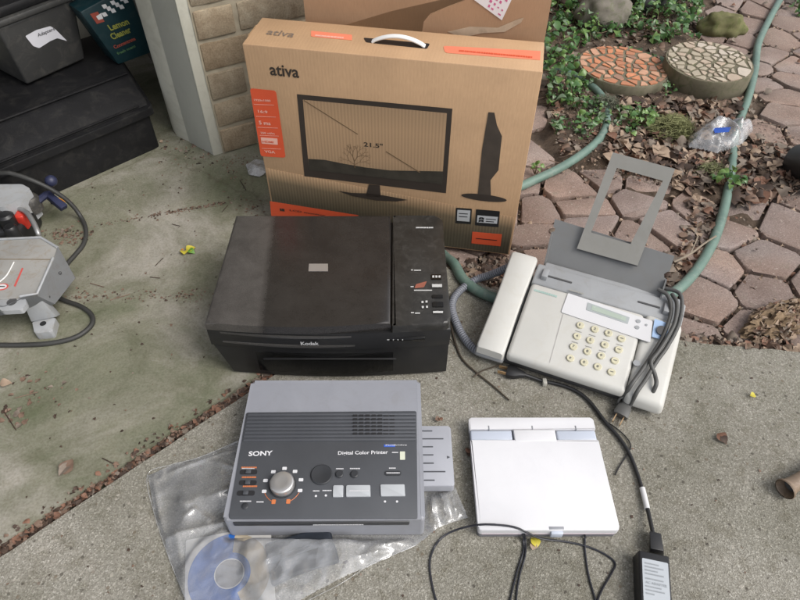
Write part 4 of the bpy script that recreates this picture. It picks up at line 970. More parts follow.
for r_, row in enumerate(kc):
    for c2, p in enumerate(row):
        x, y = fxy(*p); bm = new()
        mp_ = FT(0); rr = .0072
        prf = [(rr, 0), (rr, .0022), (rr * .85, .0034), (rr * .4, .0032), (.0004, .003)]
        rg = [[bm.verts.new(mp_(x + q_ * math.cos(2 * math.pi * k / 20), y + q_ * .92 * math.sin(2 * math.pi * k / 20), h_)) for k in range(20)] for q_, h_ in prf]
        for i in range(len(rg) - 1):
            for k in range(20): bm.faces.new((rg[i][k], rg[i][(k + 1) % 20], rg[i + 1][(k + 1) % 20], rg[i + 1][k]))
        bm.faces.new(rg[-1]); kx = obj('key', bm, M_key, fx, 40)
        if lab[r_][c2] in '0123456789*#':
            bm = new(); text_into(bm, lab[r_][c2], mp_(x - .0022, y - .0025, .0036), (1, 0, 0), (0, math.cos(slope), math.sin(slope)), .0038 if lab[r_][c2] != '1' else .002, .005, .02); obj('digit', bm, M_kt, kx, 0)
        else:
            bm = new(); flat(bm, rect(x - .003, x + .003, y - .0006, y + .0006), FT(.0036), .0003); obj('dash', bm, M_kt, kx, 0)
bm = new()
for i, p in enumerate([(578.6, 331.5), (592.5, 335.5), (606.5, 340), (619.8, 345), (575, 342.3), (588.6, 346.8), (602.5, 351)]): a = fxy(*p); bars(bm, a[0] - .006, a[1] - .0008, .012, .0012, FT(.0004), i)
a = fxy(569, 290.5); bars(bm, a[0], a[1], .028, .003, FT(.0004), 33)
obj('key_print', bm, plain('faint_grey_ink', (.27, .265, .24), .5), fx, 0)
bm = new(); a = fxy(534, 290.5); bars(bm, a[0], a[1] - .001, .046, .0042, FT(.0004), 12); obj('faded_logo', bm, plain('faint_teal_ink', (.33, .46, .42), .5), fx, 0)
bm = new(); flat(bm, fp([(568.5, 293), (569.3, 293.3), (550, 363), (549.3, 362.7)]), FT(.0002), .0003); obj('panel_seam', bm, plain('seam_line_grey', (.36, .35, .33), .5), fx, 0)  # thin grey strip drawn along the panel seam
for p in ((638, 321.8), (636.8, 328), (646, 325.5)):
    x, y = fxy(*p); bm = new(); flat(bm, ellipse(x, y, .0042 if p[0] < 640 else .0022, .0035 if p[0] < 640 else .002, 16), FT(.0018), .0012); obj('small_button', bm, M_fg, fx)
bm = new(); flat(bm, rpoly(fp([(654.5, 319), (669, 324), (666.5, 341.5), (651.5, 337)]), .002), FT(.0006), .001); bs_ = obj('blue_panel', bm, plain('pale_blue_panel', (.33, .46, .66), .4, .04), fx)
x, y = fxy(661, 331.5); bm = new(); flat(bm, ellipse(x, y, .009, .009, 20), FT(.002), .0035); obj('navigation_key', bm, M_fd, bs_)
x, y = fxy(636.5, 363.5); bm = new(); flat(bm, ellipse(x, y, .0065, .0055, 20), FT(.0006), .002); obj('round_button', bm, M_fg, fx)
# paper support with its wire-like extension frame
tA, tB = P(546, 258, .088), P(661, 299, .088); tC, tD = P(674.5, 256, .150), P(555, 219, .150)
l_ = lambda v: Ff.M @ v
BA, BB, BCc, BDd = l_(tA), l_(tB), l_(tC), l_(tD)
sup_n = (BB - BA).cross(BDd - BA).normalized()
def slab(bm, pts_, th_, bev=.001):
    a = [Vector(p) for p in pts_]; n = (a[1] - a[0]).cross(a[-1] - a[0]).normalized()
    lo_ = [bm.verts.new(p) for p in a]; hi_ = [bm.verts.new(p + n * th_) for p in a]; bm.faces.new(lo_); bm.faces.new(hi_)
    for i in range(len(a)): bm.faces.new((lo_[i], lo_[(i + 1) % len(a)], hi_[(i + 1) % len(a)], hi_[i]))
    return bm
def bil(u, v): return BA * (1 - u) * (1 - v) + BB * u * (1 - v) + BCc * u * v + BDd * (1 - u) * v
bm = new()
outl_s = [bil(.01, -.5), bil(.99, -.5), bil(1, 0), bil(1, .45), bil(.975, .47), bil(.965, .55), bil(.985, .62), bil(1, .64), bil(1, 1), bil(0, 1), bil(0, .80), bil(.02, .78), bil(.02, .70), bil(0, .68), bil(0, 0)]
slab(bm, outl_s, -.006); ps = obj('paper_support', bm, M_fgd, fx)
for u0, u1 in ((0, .012), (.988, 1)):
    bm = new(); slab(bm, [bil(u0, -.4) + sup_n * .0002, bil(u1, -.4) + sup_n * .0002, bil(u1, .44 if u0 else .66) + sup_n * .0002, bil(u0, .44 if u0 else .66) + sup_n * .0002], .008); obj('side_lip', bm, M_fgd, ps)
Pn = Matrix.Rotation(FR, 3, 'Z') @ sup_n
def onsup(px, py, off=.0045): v = Ff.M @ onplane(px, py, FO + Matrix.Rotation(FR, 3, 'Z') @ (BA + sup_n * off), Pn); return v
oA, oB, oC, oD = onsup(577, 248.5), onsup(637.5, 265.5), onsup(675, 169), onsup(613, 152.5)
iA, iB, iC, iD = onsup(591, 232.5), onsup(630.5, 244), onsup(663, 181), onsup(617, 168)
bm = new()
for a, b_, c_, d_ in ((oA, oB, iB, iA), (oB, oC, iC, iB), (oC, oD, iD, iC), (oD, oA, iA, iD)): slab(bm, [a, b_, c_, d_], .0035)
bmesh.ops.remove_doubles(bm, verts=bm.verts, dist=.00005)
obj('support_extension', bm, plain('extension_grey_plastic', (.25, .245, .225), .45, .06, dirt=(.2, .19, .16, .3)), fx)
bm = new(); slab(bm, [onsup(617, 165.5, .0072), onsup(646, 173.2, .0072), onsup(642, 174.2, .0072), onsup(626, 170.3, .0072)], .0006); obj('grip_slot', bm, M_fd, fx)
bm = new(); slab(bm, [onsup(577.5, 250, .0032), onsup(637, 267, .0032), onsup(637.5, 265.6, .0032), onsup(577.5, 248.6, .0032)], .0012); obj('extension_edge', bm, M_fd, fx)
# lower side pieces that hold the support
bm = new(); wedge_block(bm, HSX + .014, FW - .012, FD - .012, FD + .012, .02, -.006, .004); obj('rear_shell', bm, M_fg, fx)

# cords of the fax
M_cord = plain('grey_rubber_cord', (.075, .075, .072), .5, .12, .5, bstr=.05); M_cordb = plain('black_rubber_cord', (.014, .014, .015), .45, .2, .5, bstr=.05)
def rub(bm, pts_, r, n=8, k=10): return tube(bm, catmull(pts_, k), r, n)
pw = fx
pwl = lambda v: Ff.M @ v
def fz(px, py, off=.004): return onplane(px, py, Fp0 + Fn * off, Fn)
def strand(pl, dz=.0045, ends=()): return [pwl(fz(px, py, dz)) for px, py in pl] + [pwl(P(*e)) for e in ends]
bm = new()
rub(bm, [pwl(P(658, 289, .105))] + [pwl(P(668, 296, .104))] + strand([(671, 312), (664, 334), (655, 350), (642, 370), (631, 385)], .005) + [pwl(P(624, 398, .022)), pwl(P(626, 404, .012))], .0037)
rub(bm, [pwl(P(664, 288, .100)), pwl(P(679, 293, .106))] + strand([(682, 306), (678, 326), (667, 347), (657, 361), (646, 379), (637, 392)], .005) + [pwl(P(631, 404, .02)), pwl(P(627, 409, .012))], .0037)
rub(bm, [pwl(P(672, 294, .104))] + strand([(677, 304), (675, 322), (667, 338), (658, 352), (651, 362)], .011) + strand([(655, 375), (656, 385)], .004) + [pwl(P(649, 398, .03)), pwl(P(640, 405, .012)), pwl(P(630, 405, .012))], .0037)
obj('power_cord', bm, M_cord, pw, 60)
def plug(parent, a, b_, m, s=1.0, pc=(.42, .27, .14)):
    """moulded two-pin plug from the cord end a towards b"""
    a, b_ = Vector(a), Vector(b_); d = (b_ - a).normalized(); sx = d.cross(Vector((0, 0, 1))).normalized(); uz = sx.cross(d); L_ = (b_ - a).length
    bm = new(); secs = [(0, .0045, .0045), (.25, .007, .006), (.55, .0115, .0075), (.9, .0125, .0078), (1, .0115, .007)]; rg = []
    for u, wx, wz in secs: rg.append([bm.verts.new(a + d * (u * L_) + sx * wx * s * cx_ + uz * wz * s * cz_) for cx_, cz_ in ((-1, -.6), (-.6, -1), (.6, -1), (1, -.6), (1, .6), (.6, 1), (-.6, 1), (-1, .6))])
    for i in range(len(rg) - 1):
        for k in range(8): bm.faces.new((rg[i][k], rg[i][(k + 1) % 8], rg[i + 1][(k + 1) % 8], rg[i + 1][k]))
    bm.faces.new(rg[0]); bm.faces.new(rg[-1]); pb = obj('plug', bm, m, parent, 50)
    for q_ in (-1, 1):
        bm = new(); o_ = b_ + sx * q_ * .0063 * s
        hull8(bm, [o_ + sx * i * .0009 + uz * j * .0032 for i, j in ((-1, -1), (1, -1), (1, 1), (-1, 1))], [o_ + d * .016 * s + sx * i * .0009 + uz * j * .0032 for i, j in ((-1, -1), (1, -1), (1, 1), (-1, 1))]); obj('prong', bm, plain('brass', (.62, .42, .24), .3, .1, metal=.9), pb)
plug(pw, pwl(P(629, 399, .014)), pwl(P(620, 416, .009)), M_cord, 1.05)
bm = new(); tube(bm, [pwl(P(624, 402, .014) + Vector((.011 * math.cos(a), .004 * math.sin(a), .012 * math.sin(a)))) for a in [2 * math.pi * k / 16 for k in range(17)]], .0025, 6); obj('cable_tie', bm, M_cord, pw, 60)
# coiled handset cord (a helix)
path = catmull([P(511, 266, .075), P(500, 271, .055), P(487, 276, .03), P(476, 279.5, .016), P(463, 288, .010), P(454, 298, .009), P(452, 309, .009), P(456, 322, .009), P(463, 336, .009), P(473, 348, .010), P(484, 354, .014), P(492, 354, .022)], 40)
ln = [0]
for i in range(1, len(path)): ln.append(ln[-1] + (path[i] - path[i - 1]).length)
hp = []; turns = ln[-1] / .0052; m_ = int(turns * 10); j = 0
for k in range(m_ + 1):
    s_ = ln[-1] * k / m_
    while j < len(ln) - 2 and ln[j + 1] < s_: j += 1
    u = (s_ - ln[j]) / max(1e-9, ln[j + 1] - ln[j]); p = path[j].lerp(path[j + 1], u); tg = (path[j + 1] - path[j]).normalized()
    a_ = tg.cross(Vector((0, 0, 1))).normalized(); b_ = tg.cross(a_); th_ = 2 * math.pi * turns * k / m_
    hp.append(p + (a_ * math.cos(th_) + b_ * math.sin(th_)) * .0062)
bm = new(); tube(bm, [Ff.M @ p for p in hp], .0024, 6); obj('coiled_handset_cord', bm, plain('blue_grey_cord', (.20, .21, .24), .4, .06), fx, 60)

# ------------------------------------------------------------------ mains adapter and its cable
AO = P(629.5, 560, .0); AP = P(638.5, 549.5, .03); AQ = P(669.5, 556, .03)
ad_dir = math.atan2(AQ.y - AP.y, AQ.x - AP.x); AL = (AQ - AP).length
ad = thing('power_adapter', 'black laptop style power adapter with a white ratings label', 'power adapter', (AP.x, AP.y, 0), ad_dir)
Af = Frame((AP.x, AP.y, 0), ad_dir)
bm = new(); hull8(bm, [(-.001, -.115, 0.0008), (AL + .001, -.115, 0.0008), (AL + .001, .001, 0.0008), (-.001, .001, 0.0008)], [(0, -.114, .03), (AL, -.114, .03), (AL, 0, .03), (0, 0, .03)], .003, 3); obj('adapter_case', bm, M_blk, ad, 50)
q0 = Af.xy(643.5, 557.5, .03); q1 = Af.xy(671, 563.5, .03)
bm = new(); flat(bm, rpoly(rect(.0045, AL - .003, -.098, -.0115), .002), lambda a, b_, hh: (a, b_, .0302 + hh), .0003); rl = obj('ratings_label', bm, plain('ratings_paper', (.42, .45, .48), .4, .04), ad)
bm = new(); 
for i, (y, w_) in enumerate(((-.019, .02), (-.024, .028), (-.029, .018), (-.034, .03), (-.041, .026), (-.052, .022), (-.057, .03), (-.062, .012))): bars(bm, .008, y, min(w_, AL - .018), .0018, lambda a, b_, hh: (a, b_, .0307 + hh), i)
text_into(bm, 'AC ADAPTER', (.008, -.0475, .0307), (1, 0, 0), (0, 1, 0), .03, .0036, .02)
obj('label_print', bm, plain('grey_label_ink', (.30, .32, .34), .5), rl, 0)
cb = thing('adapter_cable', 'black power cable with white tag running from plug to power adapter', 'power cable', P(605, 421))
cbo = P(605, 421); cl_ = lambda v: v - cbo
bm = new(); rub(bm, [cl_(P(*p)) for p in ((524, 374.5, .012), (534, 378, .008), (543, 381, .006), (561, 385, .005), (577, 391.5, .005), (590, 402, .005), (605, 421.5, .005), (619, 437.5, .005), (630, 455, .005), (639, 479, .005), (646, 503, .007), (650.5, 522, .014), (653, 533, .016))], .0033); obj('cable', bm, M_cordb, cb, 60)
plug(cb, cl_(P(525, 375, .012)), cl_(P(507, 371, .009)), M_cordb, 1.0)
bm = new(); rub(bm, [cl_(P(*p)) for p in ((642.2, 488, .006), (646, 503, .0072), (647.2, 509, .008))], .0045, 10); obj('cable_tag', bm, M_wht, cb, 60)
bm = new(); hull8(bm, [cl_(P(649.5, 531, .008)), cl_(P(661, 533.5, .008)), cl_(P(661, 533.5, .022)), cl_(P(649.5, 531, .022))], [cl_(P(649.5, 554, .006)), cl_(P(664, 557, .006)), cl_(P(664, 551, .024)), cl_(P(650.5, 548.5, .024))], .0015); obj('connector', bm, M_blk, cb)
bm = new(); a = cl_(P(544, 382.5, .006)); box(bm, a.x - .003, a.x + .0045, a.y - .006, a.y + .006, a.z - .0048, a.z + .006, bev=.0012); obj('cable_clip', bm, plain('dull_clip', (.38, .37, .33), .5), cb)
tw = thing('thin_wire', 'thin dark wire curving beside the black adapter cable', 'wire', P(627, 454)); to_ = P(627, 454)
bm = new(); rub(bm, [P(*p) - to_ for p in ((600, 418, .004), (614, 426.5, .003), (626, 437, .003), (630.5, 446, .003), (626, 456, .003), (619, 467, .003), (615, 475, .003))], .0012, 6); obj('strand', bm, M_cordb, tw, 60)
# thin cord in front of the player
dcd = thing('loose_cable', 'thin black cable looping in front of and over the white player', 'cable', P(523, 552)); do_ = P(523, 552); dl_ = lambda v: v - do_
c1 = [(452, 640, .002), (437, 603, .002), (431, 578, .002), (430, 560, .002), (436, 544.5, .003), (447, 534, .006), (464, 527.5, .018), (483, 524.5, .029), (505, 525.5, .0295), (517, 528, .029), (527, 532.5, .024), (541, 538.5, .012), (568, 542, .003), (590, 547.5, .002), (607, 555.5, .002), (615, 563.5, .002), (612, 572, .002), (599, 596, .002), (588, 630, .002)]
c2_ = [(523, 534, .016), (523.5, 541, .004), (523, 552, .002), (516, 575, .002), (509, 606, .002), (505, 640, .002)]
c3 = [(524.5, 534, .016), (525.5, 541, .004), (525, 556, .002), (519, 578, .002), (516, 606, .002), (520, 640, .002)]
c4 = [(584.5, 533, .012), (585, 539, .003), (585, 550, .002), (588.5, 575, .002), (596, 603, .002), (604, 640, .002)]
bm = new()
for c_ in (c1, c2_, c3, c4): rub(bm, [dl_(P(*p)) for p in c_], .0016, 6)
obj('cord', bm, plain('dark_blue_black_cord', (.018, .019, .026), .4, .1), dcd, 60)

# ------------------------------------------------------------------ green hose
M_hose = plain('green_hose_vinyl', (.12, .19, .158), .45, .16, .45, dirt=(.24, .265, .225, .6), dscale=22, bstr=.1)
hz = -.002
def hp_(px, py, z=hz): return P(px, py, z)
hose_pts = [P(812, -60, hz), P(782, -4, hz), P(768, 22, hz), P(758, 45, hz), P(755, 70, hz), P(748, 98, hz), P(739, 122, hz), P(734, 142, hz), P(732, 165, hz), P(728, 190, hz), P(723, 213, hz), P(714, 240, hz), P(698, 268, hz), P(676, 291, .008), P(640, 310, .0145), P(590, 315, .0135), P(540, 308, .013), P(505, 301, .0128), P(480, 292, .012), P(463, 279, .009), P(454, 264, .0), Vector((.10, 1.035, -.014)), Vector((.085, 1.075, -.016)), Vector((.11, 1.14, -.016)), Vector((.19, 1.21, -.010)), P(512, 190, -.002), P(528, 183, hz), P(560, 168, hz), P(585, 152, hz), P(600, 138, hz), P(607, 122, hz), P(606, 106, hz + .004), P(598, 92, .0), P(580, 78, -.004), P(556, 70, -.006)]
ho = P(714, 240)
hs_ = thing('garden_hose', 'long pale green garden hose winding over pavers and behind the fax machine', 'hose', (ho.x, ho.y, 0))
bm = new(); tube(bm, [p - Vector((ho.x, ho.y, 0)) for p in catmull(hose_pts, 12)], .0112, 14); obj('hose', bm, M_hose, hs_, 60).name = 'hose_tube'

# ------------------------------------------------------------------ mosaic stepping stones
M_sc = plain('mossy_cement', (.15, .135, .095), .9, .25, .2, dirt=(.07, .085, .035, .8), dscale=16, grain=300, bstr=.5)
def stone(c, rad, hgt, tilt_, colrs, label, seed, n_pts):
    o = thing('stepping_stone', label, 'stepping stone', (c.x, c.y, c.z), 0, 'mosaic stepping stones'); o.rotation_euler = tilt_
    bm = new(); lathe(bm, [(rad * .97, 0), (rad, .006), (rad * 1.0, hgt - .005), (rad * .985, hgt)], n=64); obj('slab', bm, M_sc, o, 40)
    r_ = random.Random(seed); pts_ = []
    tries = 0
    while len(pts_) < n_pts * .8 and tries < 6000:
        tries += 1; a, q_ = r_.uniform(0, 6.283), rad * math.sqrt(r_.random()) * 1.0; p = Vector((q_ * math.cos(a), q_ * math.sin(a)))
        if all((p - x).length > rad * 1.05 / math.sqrt(n_pts) for x in pts_): pts_.append(p)
    V, Fc, mi = [], [], []
    bound = [(rad * .955 * math.cos(2 * math.pi * k / 48), rad * .955 * math.sin(2 * math.pi * k / 48)) for k in range(48)]
    bm = new(); 
    for p, cpoly in zip(pts_, cells(pts_, bound, rad * .04, rad * 1.2)):
        if not cpoly or area(cpoly) < 1e-5: continue
        cc = sum(cpoly, Vector((0, 0))) / len(cpoly)
        pl = [tuple(cc + (v - cc) * r_.uniform(.74, 1.0)) for v in cpoly]
        n0 = len(bm.faces); prism(bm, rpoly(pl, .002, 2), hgt - .002, hgt + .0022 + r_.uniform(0, .0014), bev=.0007, seg=1)
        bm.faces.ensure_lookup_table(); k = r_.randrange(len(colrs))
        for f in bm.faces[n0:]: f.material_index = k
    obj('mosaic_tiles', bm, colrs, o, 30)
    return o
RD = [plain('terracotta_tile_%s' % n_, c, .6, .12, .4, dirt=(.2, .14, .1, .5), dscale=30) for n_, c in (('bright', (.52, .21, .105)), ('pale', (.50, .28, .18)), ('dull', (.43, .18, .095)), ('brown', (.30, .17, .115)))]
CR = [plain('cream_tile_%s' % n_, c, .6, .1, .4, dirt=(.3, .27, .2, .5), dscale=30) for n_, c in (('bright', (.43, .37, .29)), ('pale', (.48, .42, .35)), ('dull', (.36, .31, .235)), ('warm', (.41, .325, .25)))]
s1 = P(623, 66, .018); s2 = P(709.5, 61, .05)
stone(Vector((s1.x, s1.y, -.026)), .139, .044, (R(-2), R(1.5), 0), RD, 'round stepping stone with terracotta red mosaic pieces, next to the ivy', 4, 80)
stone(Vector((s2.x, s2.y, -.016)), .127, .066, (R(1), R(-1), 0), CR, 'round stepping stone with cream mosaic pieces, next to the green hose', 9, 95)

# ------------------------------------------------------------------ white machine at the left edge
WO = P(36, 318, 0)
mc = thing('power_tool', 'white cast bench tool with red knob and blue lever at the left edge', 'power tool', (WO.x, WO.y, 0)); ml = lambda v: v - Vector((WO.x, WO.y, 0))
M_cast = plain('white_cast_enamel', (.32, .33, .34), .42, .06, .45, dirt=(.24, .21, .15, .45), dscale=18, bstr=.12)
M_deck = plain('worn_deck_enamel', (.30, .295, .28), .38, .08, .45, dirt=(.22, .16, .09, .6), dscale=20, bstr=.12)
zt, zs = .095, .09
dk = [P(-60, 242, zt), P(41, 237.5, zt), P(57, 247.5, zt), P(53.5, 259, zt), P(37, 294.5, zt), P(22, 297, zt), P(-60, 302, zt)]
bm = new(); prism(bm, [tuple(ml(p).xy) for p in dk], zt - .008, zt, bev=.002); obj('deck', bm, M_deck, mc)
# raised rim along the right and rear, flaring skirt
bm = new()
rim = [P(41, 237.5, zt), P(57, 247.5, zt), P(53.5, 259, zt), P(36.5, 295, zt), P(22, 297, zt)]
skb = [P(50, 244, .02), P(75, 278, .045), P(68, 280, .035), P(55.5, 305, .03), P(40, 318, .03)]
rl_ = [ml(p) for p in rim]; sk_ = [ml(p) for p in skb]
R1 = [ml(P(41, 237, zt + .002)), ml(P(58.5, 247.5, zt + .002)), ml(P(37.5, 296, zt + .002)), ml(P(21, 298, zt + .002))]
R0 = [ml(P(46, 243, .03)), ml(P(75.5, 278, .045)), ml(P(55, 304, .045)), ml(P(28, 312, .045))]
vt = [bm.verts.new(p) for p in R1]; vb = [bm.verts.new(p) for p in R0]
for i in range(3): bm.faces.new((vt[i], vt[i + 1], vb[i + 1], vb[i]))
bmesh.ops.solidify(bm, geom=bm.faces[:], thickness=.004); obj('skirt', bm, M_cast, mc, 25)
bm = new(); tube(bm, [ml(P(53, 258, zt + .001)), ml(P(37, 294, zt + .001)), ml(P(20, 296.5, zt + .001))], .003, 8); tube(bm, [ml(P(-60, 242, zt + .001)), ml(P(41, 237.5, zt + .001)), ml(P(57.5, 247.5, zt + .001))], .003, 8); obj('rim', bm, M_cast, mc, 50)
bm = new(); ft = [P(20, 297, zt - .004), P(37, 295, zt - .004), P(56.5, 317, .022), P(31, 322, .022)]
hull8(bm, [ml(p) for p in ft], [ml(p) + Vector((-.006, .022, -.018)) for p in ft], .002); obj('leg', bm, M_cast, mc)
bm = new(); fo = [P(32, 321, .02), P(56, 317, .02), P(52, 331.5, .02), P(34.5, 333.5, .02)]; prism(bm, rpoly([tuple(ml(p).xy) for p in fo], .005), .001, .02, bev=.003); foot = obj('foot', bm, M_cast, mc)
bm = new(); c_ = ml(P(43, 323.5, .0205)); lathe(bm, [(.006, 0), (.006, .0004)], (c_.x, c_.y, .0203), 18); obj('bolt_hole', bm, M_blk, foot)
bm = new(); fs = [P(-60, 302, zt - .001), P(4, 306, zt - .001), P(22, 298, zt - .001), P(22, 309, .055), P(4, 315, .05), P(-60, 322, .05)]
a_ = [ml(p) for p in fs]; bm.faces.new([bm.verts.new(p) for p in a_]); bmesh.ops.solidify(bm, geom=bm.faces[:], thickness=.004); obj('front_skirt', bm, M_cast, mc)
bm = new(); c_ = ml(P(12, 302, zt - .004)); prism(bm, rpoly([tuple(ml(P(*p, zt - .004)).xy) for p in ((-4, 297), (24, 295), (27, 303), (22, 310), (2, 311), (-4, 306))], .004), zt - .014, zt - .004, bev=.002); bo_ = obj('boss', bm, M_cast, mc)
bm = new(); lathe(bm, [(.009, 0), (.009, .0006)], (c_.x, c_.y, zt - .0038), 20); obj('bolt_hole', bm, M_fd, bo_)
bm = new()
for p in ((60, 273, .07), (48.5, 297, .066)):
    c_ = ml(P(*p)); bmesh.ops.create_icosphere(bm, subdivisions=2, radius=.0035, matrix=Matrix.Translation(c_))
obj('screw', bm, M_fd, mc)
bm = new(); flat(bm, [tuple(ml(P(*p, zt)).xy) for p in ((14, 286), (22, 268), (23.5, 268.5), (15.5, 287))], lambda a, b_, hh: (a, b_, zt + .0003 + hh), .0004); c_ = ml(P(2, 287, zt))
ringp = ellipse(c_.x, c_.y, .012, .009, 24); flat(bm, ringp, lambda a, b_, hh: (a, b_, zt + .0003 + hh), .0003); obj('red_marking', bm, plain('red_warning_ink', (.55, .09, .08), .5), mc)
bm = new(); flat(bm, ellipse(c_.x, c_.y, .009, .0065, 24), lambda a, b_, hh: (a, b_, zt + .0008 + hh), .0003); obj('warning_sign', bm, M_wht, mc)
bm = new(); flat(bm, rect(c_.x - .006, c_.x + .006, c_.y - .0012, c_.y + .0012), lambda a, b_, hh: (a, b_, zt + .0013 + hh), .0003); obj('warning_symbol', bm, M_ink, mc)
bm = new(); tube(bm, catmull([ml(P(-5, 285, zt + .001)), ml(P(6, 276, zt + .001)), ml(P(14, 262, zt + .001))], 6), .0012, 6); obj('scratch', bm, M_white, mc)
bm = new(); tube(bm, [ml(P(-40, 259, zt + .0003)), ml(P(52, 259.5, zt + .0003))], .0009, 5); obj('deck_groove', bm, plain('rusty_groove', (.16, .12, .07), .8), mc)
# motor end behind the deck
bm = new(); gb = [P(-60, 185, .10), P(22, 184, .10), P(31, 189, .10), P(20, 199, .10), P(4, 207, .10), P(-60, 212, .10)]
prism(bm, rpoly([tuple(ml(p).xy) for p in gb], .006), .03, .10, bev=.006, seg=3); obj('guard', bm, M_cast, mc, 50)
bm = new(); b_ = ml(P(8, 222, .05)); box(bm, b_.x - .10, b_.x + .045, b_.y - .045, b_.y + .05, .004, .06, bev=.012, seg=3); obj('motor_housing', bm, M_blk, mc)
for p, rr in (((28, 199, .075), .022), ((14, 203, .08), .013)):
    c_ = ml(P(*p)); bm = new(); g_ = lathe(bm, [(rr, -.03), (rr, 0), (rr * .8, .006), (rr * .35, .006), (rr * .3, .012), (.001, .012)], (c_.x, c_.y, c_.z), 22); obj('clamp_knob', bm, plain('worn_black_knob', (.045, .043, .04), .45, .3, dirt=(.2, .18, .15, .5), dscale=40), mc, 40)
for p, rr in (((5, 216, .085), .017), ((-6, 210, .09), .018), ((10, 228, .075), .014)):
    c_ = ml(P(*p)); bm = new(); lathe(bm, [(rr, -.03), (rr, 0), (rr * .7, .005), (.001, .005)], (c_.x, c_.y, c_.z), 20); obj('knob', bm, M_blk, mc, 40)
bm = new(); c_ = ml(P(21, 216, .07)); box(bm, c_.x - .011, c_.x + .011, c_.y - .012, c_.y + .014, .04, .078, bev=.005, seg=3); obj('red_switch', bm, plain('red_plastic', (.55, .04, .025), .4), mc, 50)
bm = new(); rub(bm, [ml(P(*p)) for p in ((17, 208, .075), (26, 212, .085), (33, 222, .08), (38, 233, .07), (39, 238, .055))], .0055, 8); obj('steel_rod', bm, plain('dull_steel', (.4, .4, .4), .4, .1, metal=.7), mc, 50)
bm = new(); hull8(bm, [ml(P(42, 192, .07)), ml(P(49, 190, .07)), ml(P(68, 204.5, .06)), ml(P(61, 208.5, .06))], [ml(P(42, 196, .05)), ml(P(49, 194, .05)), ml(P(68, 208, .045)), ml(P(61, 212, .045))], .003); rub(bm, [ml(P(30, 208, .06)), ml(P(38, 201, .065)), ml(P(47, 194, .065))], .008); obj('lever', bm, plain('navy_plastic', (.022, .026, .06), .45), mc)
bm = new(); c_ = ml(P(51, 181, .08)); bmesh.ops.create_uvsphere(bm, u_segments=16, v_segments=10, radius=.0135, matrix=Matrix.Translation(c_)); obj('lever_knob', bm, plain('navy_plastic', (.022, .026, .06), .45), mc)
tcb = thing('tool_cable', 'thick black cable looping around the white bench tool', 'cable', P(84, 225)); tco = P(84, 225)
bm = new(); rub(bm, [P(*p) - tco for p in ((-50, 176, .10), (0, 173, .125), (14, 174, .125), (34, 181, .11), (54, 191, .08), (70, 203, .045), (81, 217, .012), (86, 230, .006), (84, 243, .006), (76, 254, .006), (68, 263, .006), (60, 276, .006))], .0048, 8)
rub(bm, [P(*p) - tco for p in ((56, 296, .006), (66, 301, .006), (80, 306, .006), (90, 313, .006), (93, 321, .006), (88, 329, .006), (76, 337, .006), (58, 342, .006), (36, 344.5, .006), (0, 345, .006), (-40, 343, .006))], .0048, 8)
obj('cable_sheath', bm, plain('dusty_black_cord', (.035, .035, .033), .55, .2), tcb, 60)

# ------------------------------------------------------------------ leaves, ivy and debris
DL = [mat_leaf('dead_leaf_%s' % n_, a, b_, .1, .75) for n_, a, b_ in (('brown', (.12, .075, .052), (.22, .145, .105)), ('tan', (.25, .18, .125), (.38, .285, .21)), ('dark', (.035, .022, .016), (.08, .05, .035)), ('grey', (.15, .12, .095), (.24, .195, .155)), ('russet', (.15, .075, .048), (.22, .115, .075)))]
class Leaves:
    def __init__(s): s.V, s.F, s.mi = [], [], []
    def leaf(s, p, size, yaw, tilt, roll, mat, curl=.3, w=.45, lobed=False, fold=.15):
        M = Matrix.Translation(p) @ Matrix.Rotation(yaw, 4, 'Z') @ Matrix.Rotation(tilt, 4, 'Y') @ Matrix.Rotation(roll, 4, 'X')
        us = (0, .12, .3, .5, .72, .88, 1)
        ws = (.04, .55, 1, .95, .62, .3, .0) if not lobed else (.05, .5, .35, 1, .4, .75, .05)
        n0 = len(s.V)
        for u, q in zip(us, ws):
            z = -curl * size * (u - .4) ** 2 * 1.6
            for sd in (-1, 0, 1): s.V.append(M @ Vector((size * (u - .5), sd * q * w * size, z + abs(sd) * fold * q * size)))
        for i in range(len(us) - 1):
            for k in (0, 1):
                a = n0 + i * 3 + k; s.F.append((a, a + 1, a + 4, a + 3)); s.mi.append(mat)
    def stick(s, a, b_, r, mat):
        n0 = len(s.V); a, b_ = Vector(a), Vector(b_); d = (b_ - a).normalized(); x = d.cross(Vector((0, 0, 1))).normalized(); y = d.cross(x)
        for p in (a, b_):
            for k in range(4): s.V.append(p + (x * math.cos(k * 1.57) + y * math.sin(k * 1.57)) * r)
        for k in range(4): s.F.append((n0 + k, n0 + (k + 1) % 4, n0 + 4 + (k + 1) % 4, n0 + 4 + k)); s.mi.append(mat)
    def build(s, name, mats, parent=None): return pyobj(name, s.V, s.F, mats, parent, s.mi, smooth=60)
lr = random.Random(11)
def scatter(poly_px, n, z=0, seed=1):
    r_ = random.Random(seed); wp = [P(*p) for p in poly_px]; xs = [p.x for p in wp]; ys = [p.y for p in wp]; out = []
    while len(out) < n:
        p = (r_.uniform(min(xs), max(xs)), r_.uniform(min(ys), max(ys)))
        if inside(p, wp): out.append(Vector((p[0], p[1], z)))
    return out
LV = Leaves()
def dead(p, s=(.012, .034), lift=.006):
    lob = lr.random() < .35
    LV.leaf(p + Vector((0, 0, lr.uniform(.001, lift))), lr.uniform(*s) * (1.25 if lob else 1), lr.uniform(0, 6.28), lr.gauss(0, .3), lr.gauss(0, .4), lr.choice((0, 0, 1, 1, 2, 2, 3, 3, 4)), lr.uniform(.1, 1.2), lr.uniform(.28, .5), lob, lr.uniform(-.1, .25))
st_c = [(s1, .142), (s2, .135)]
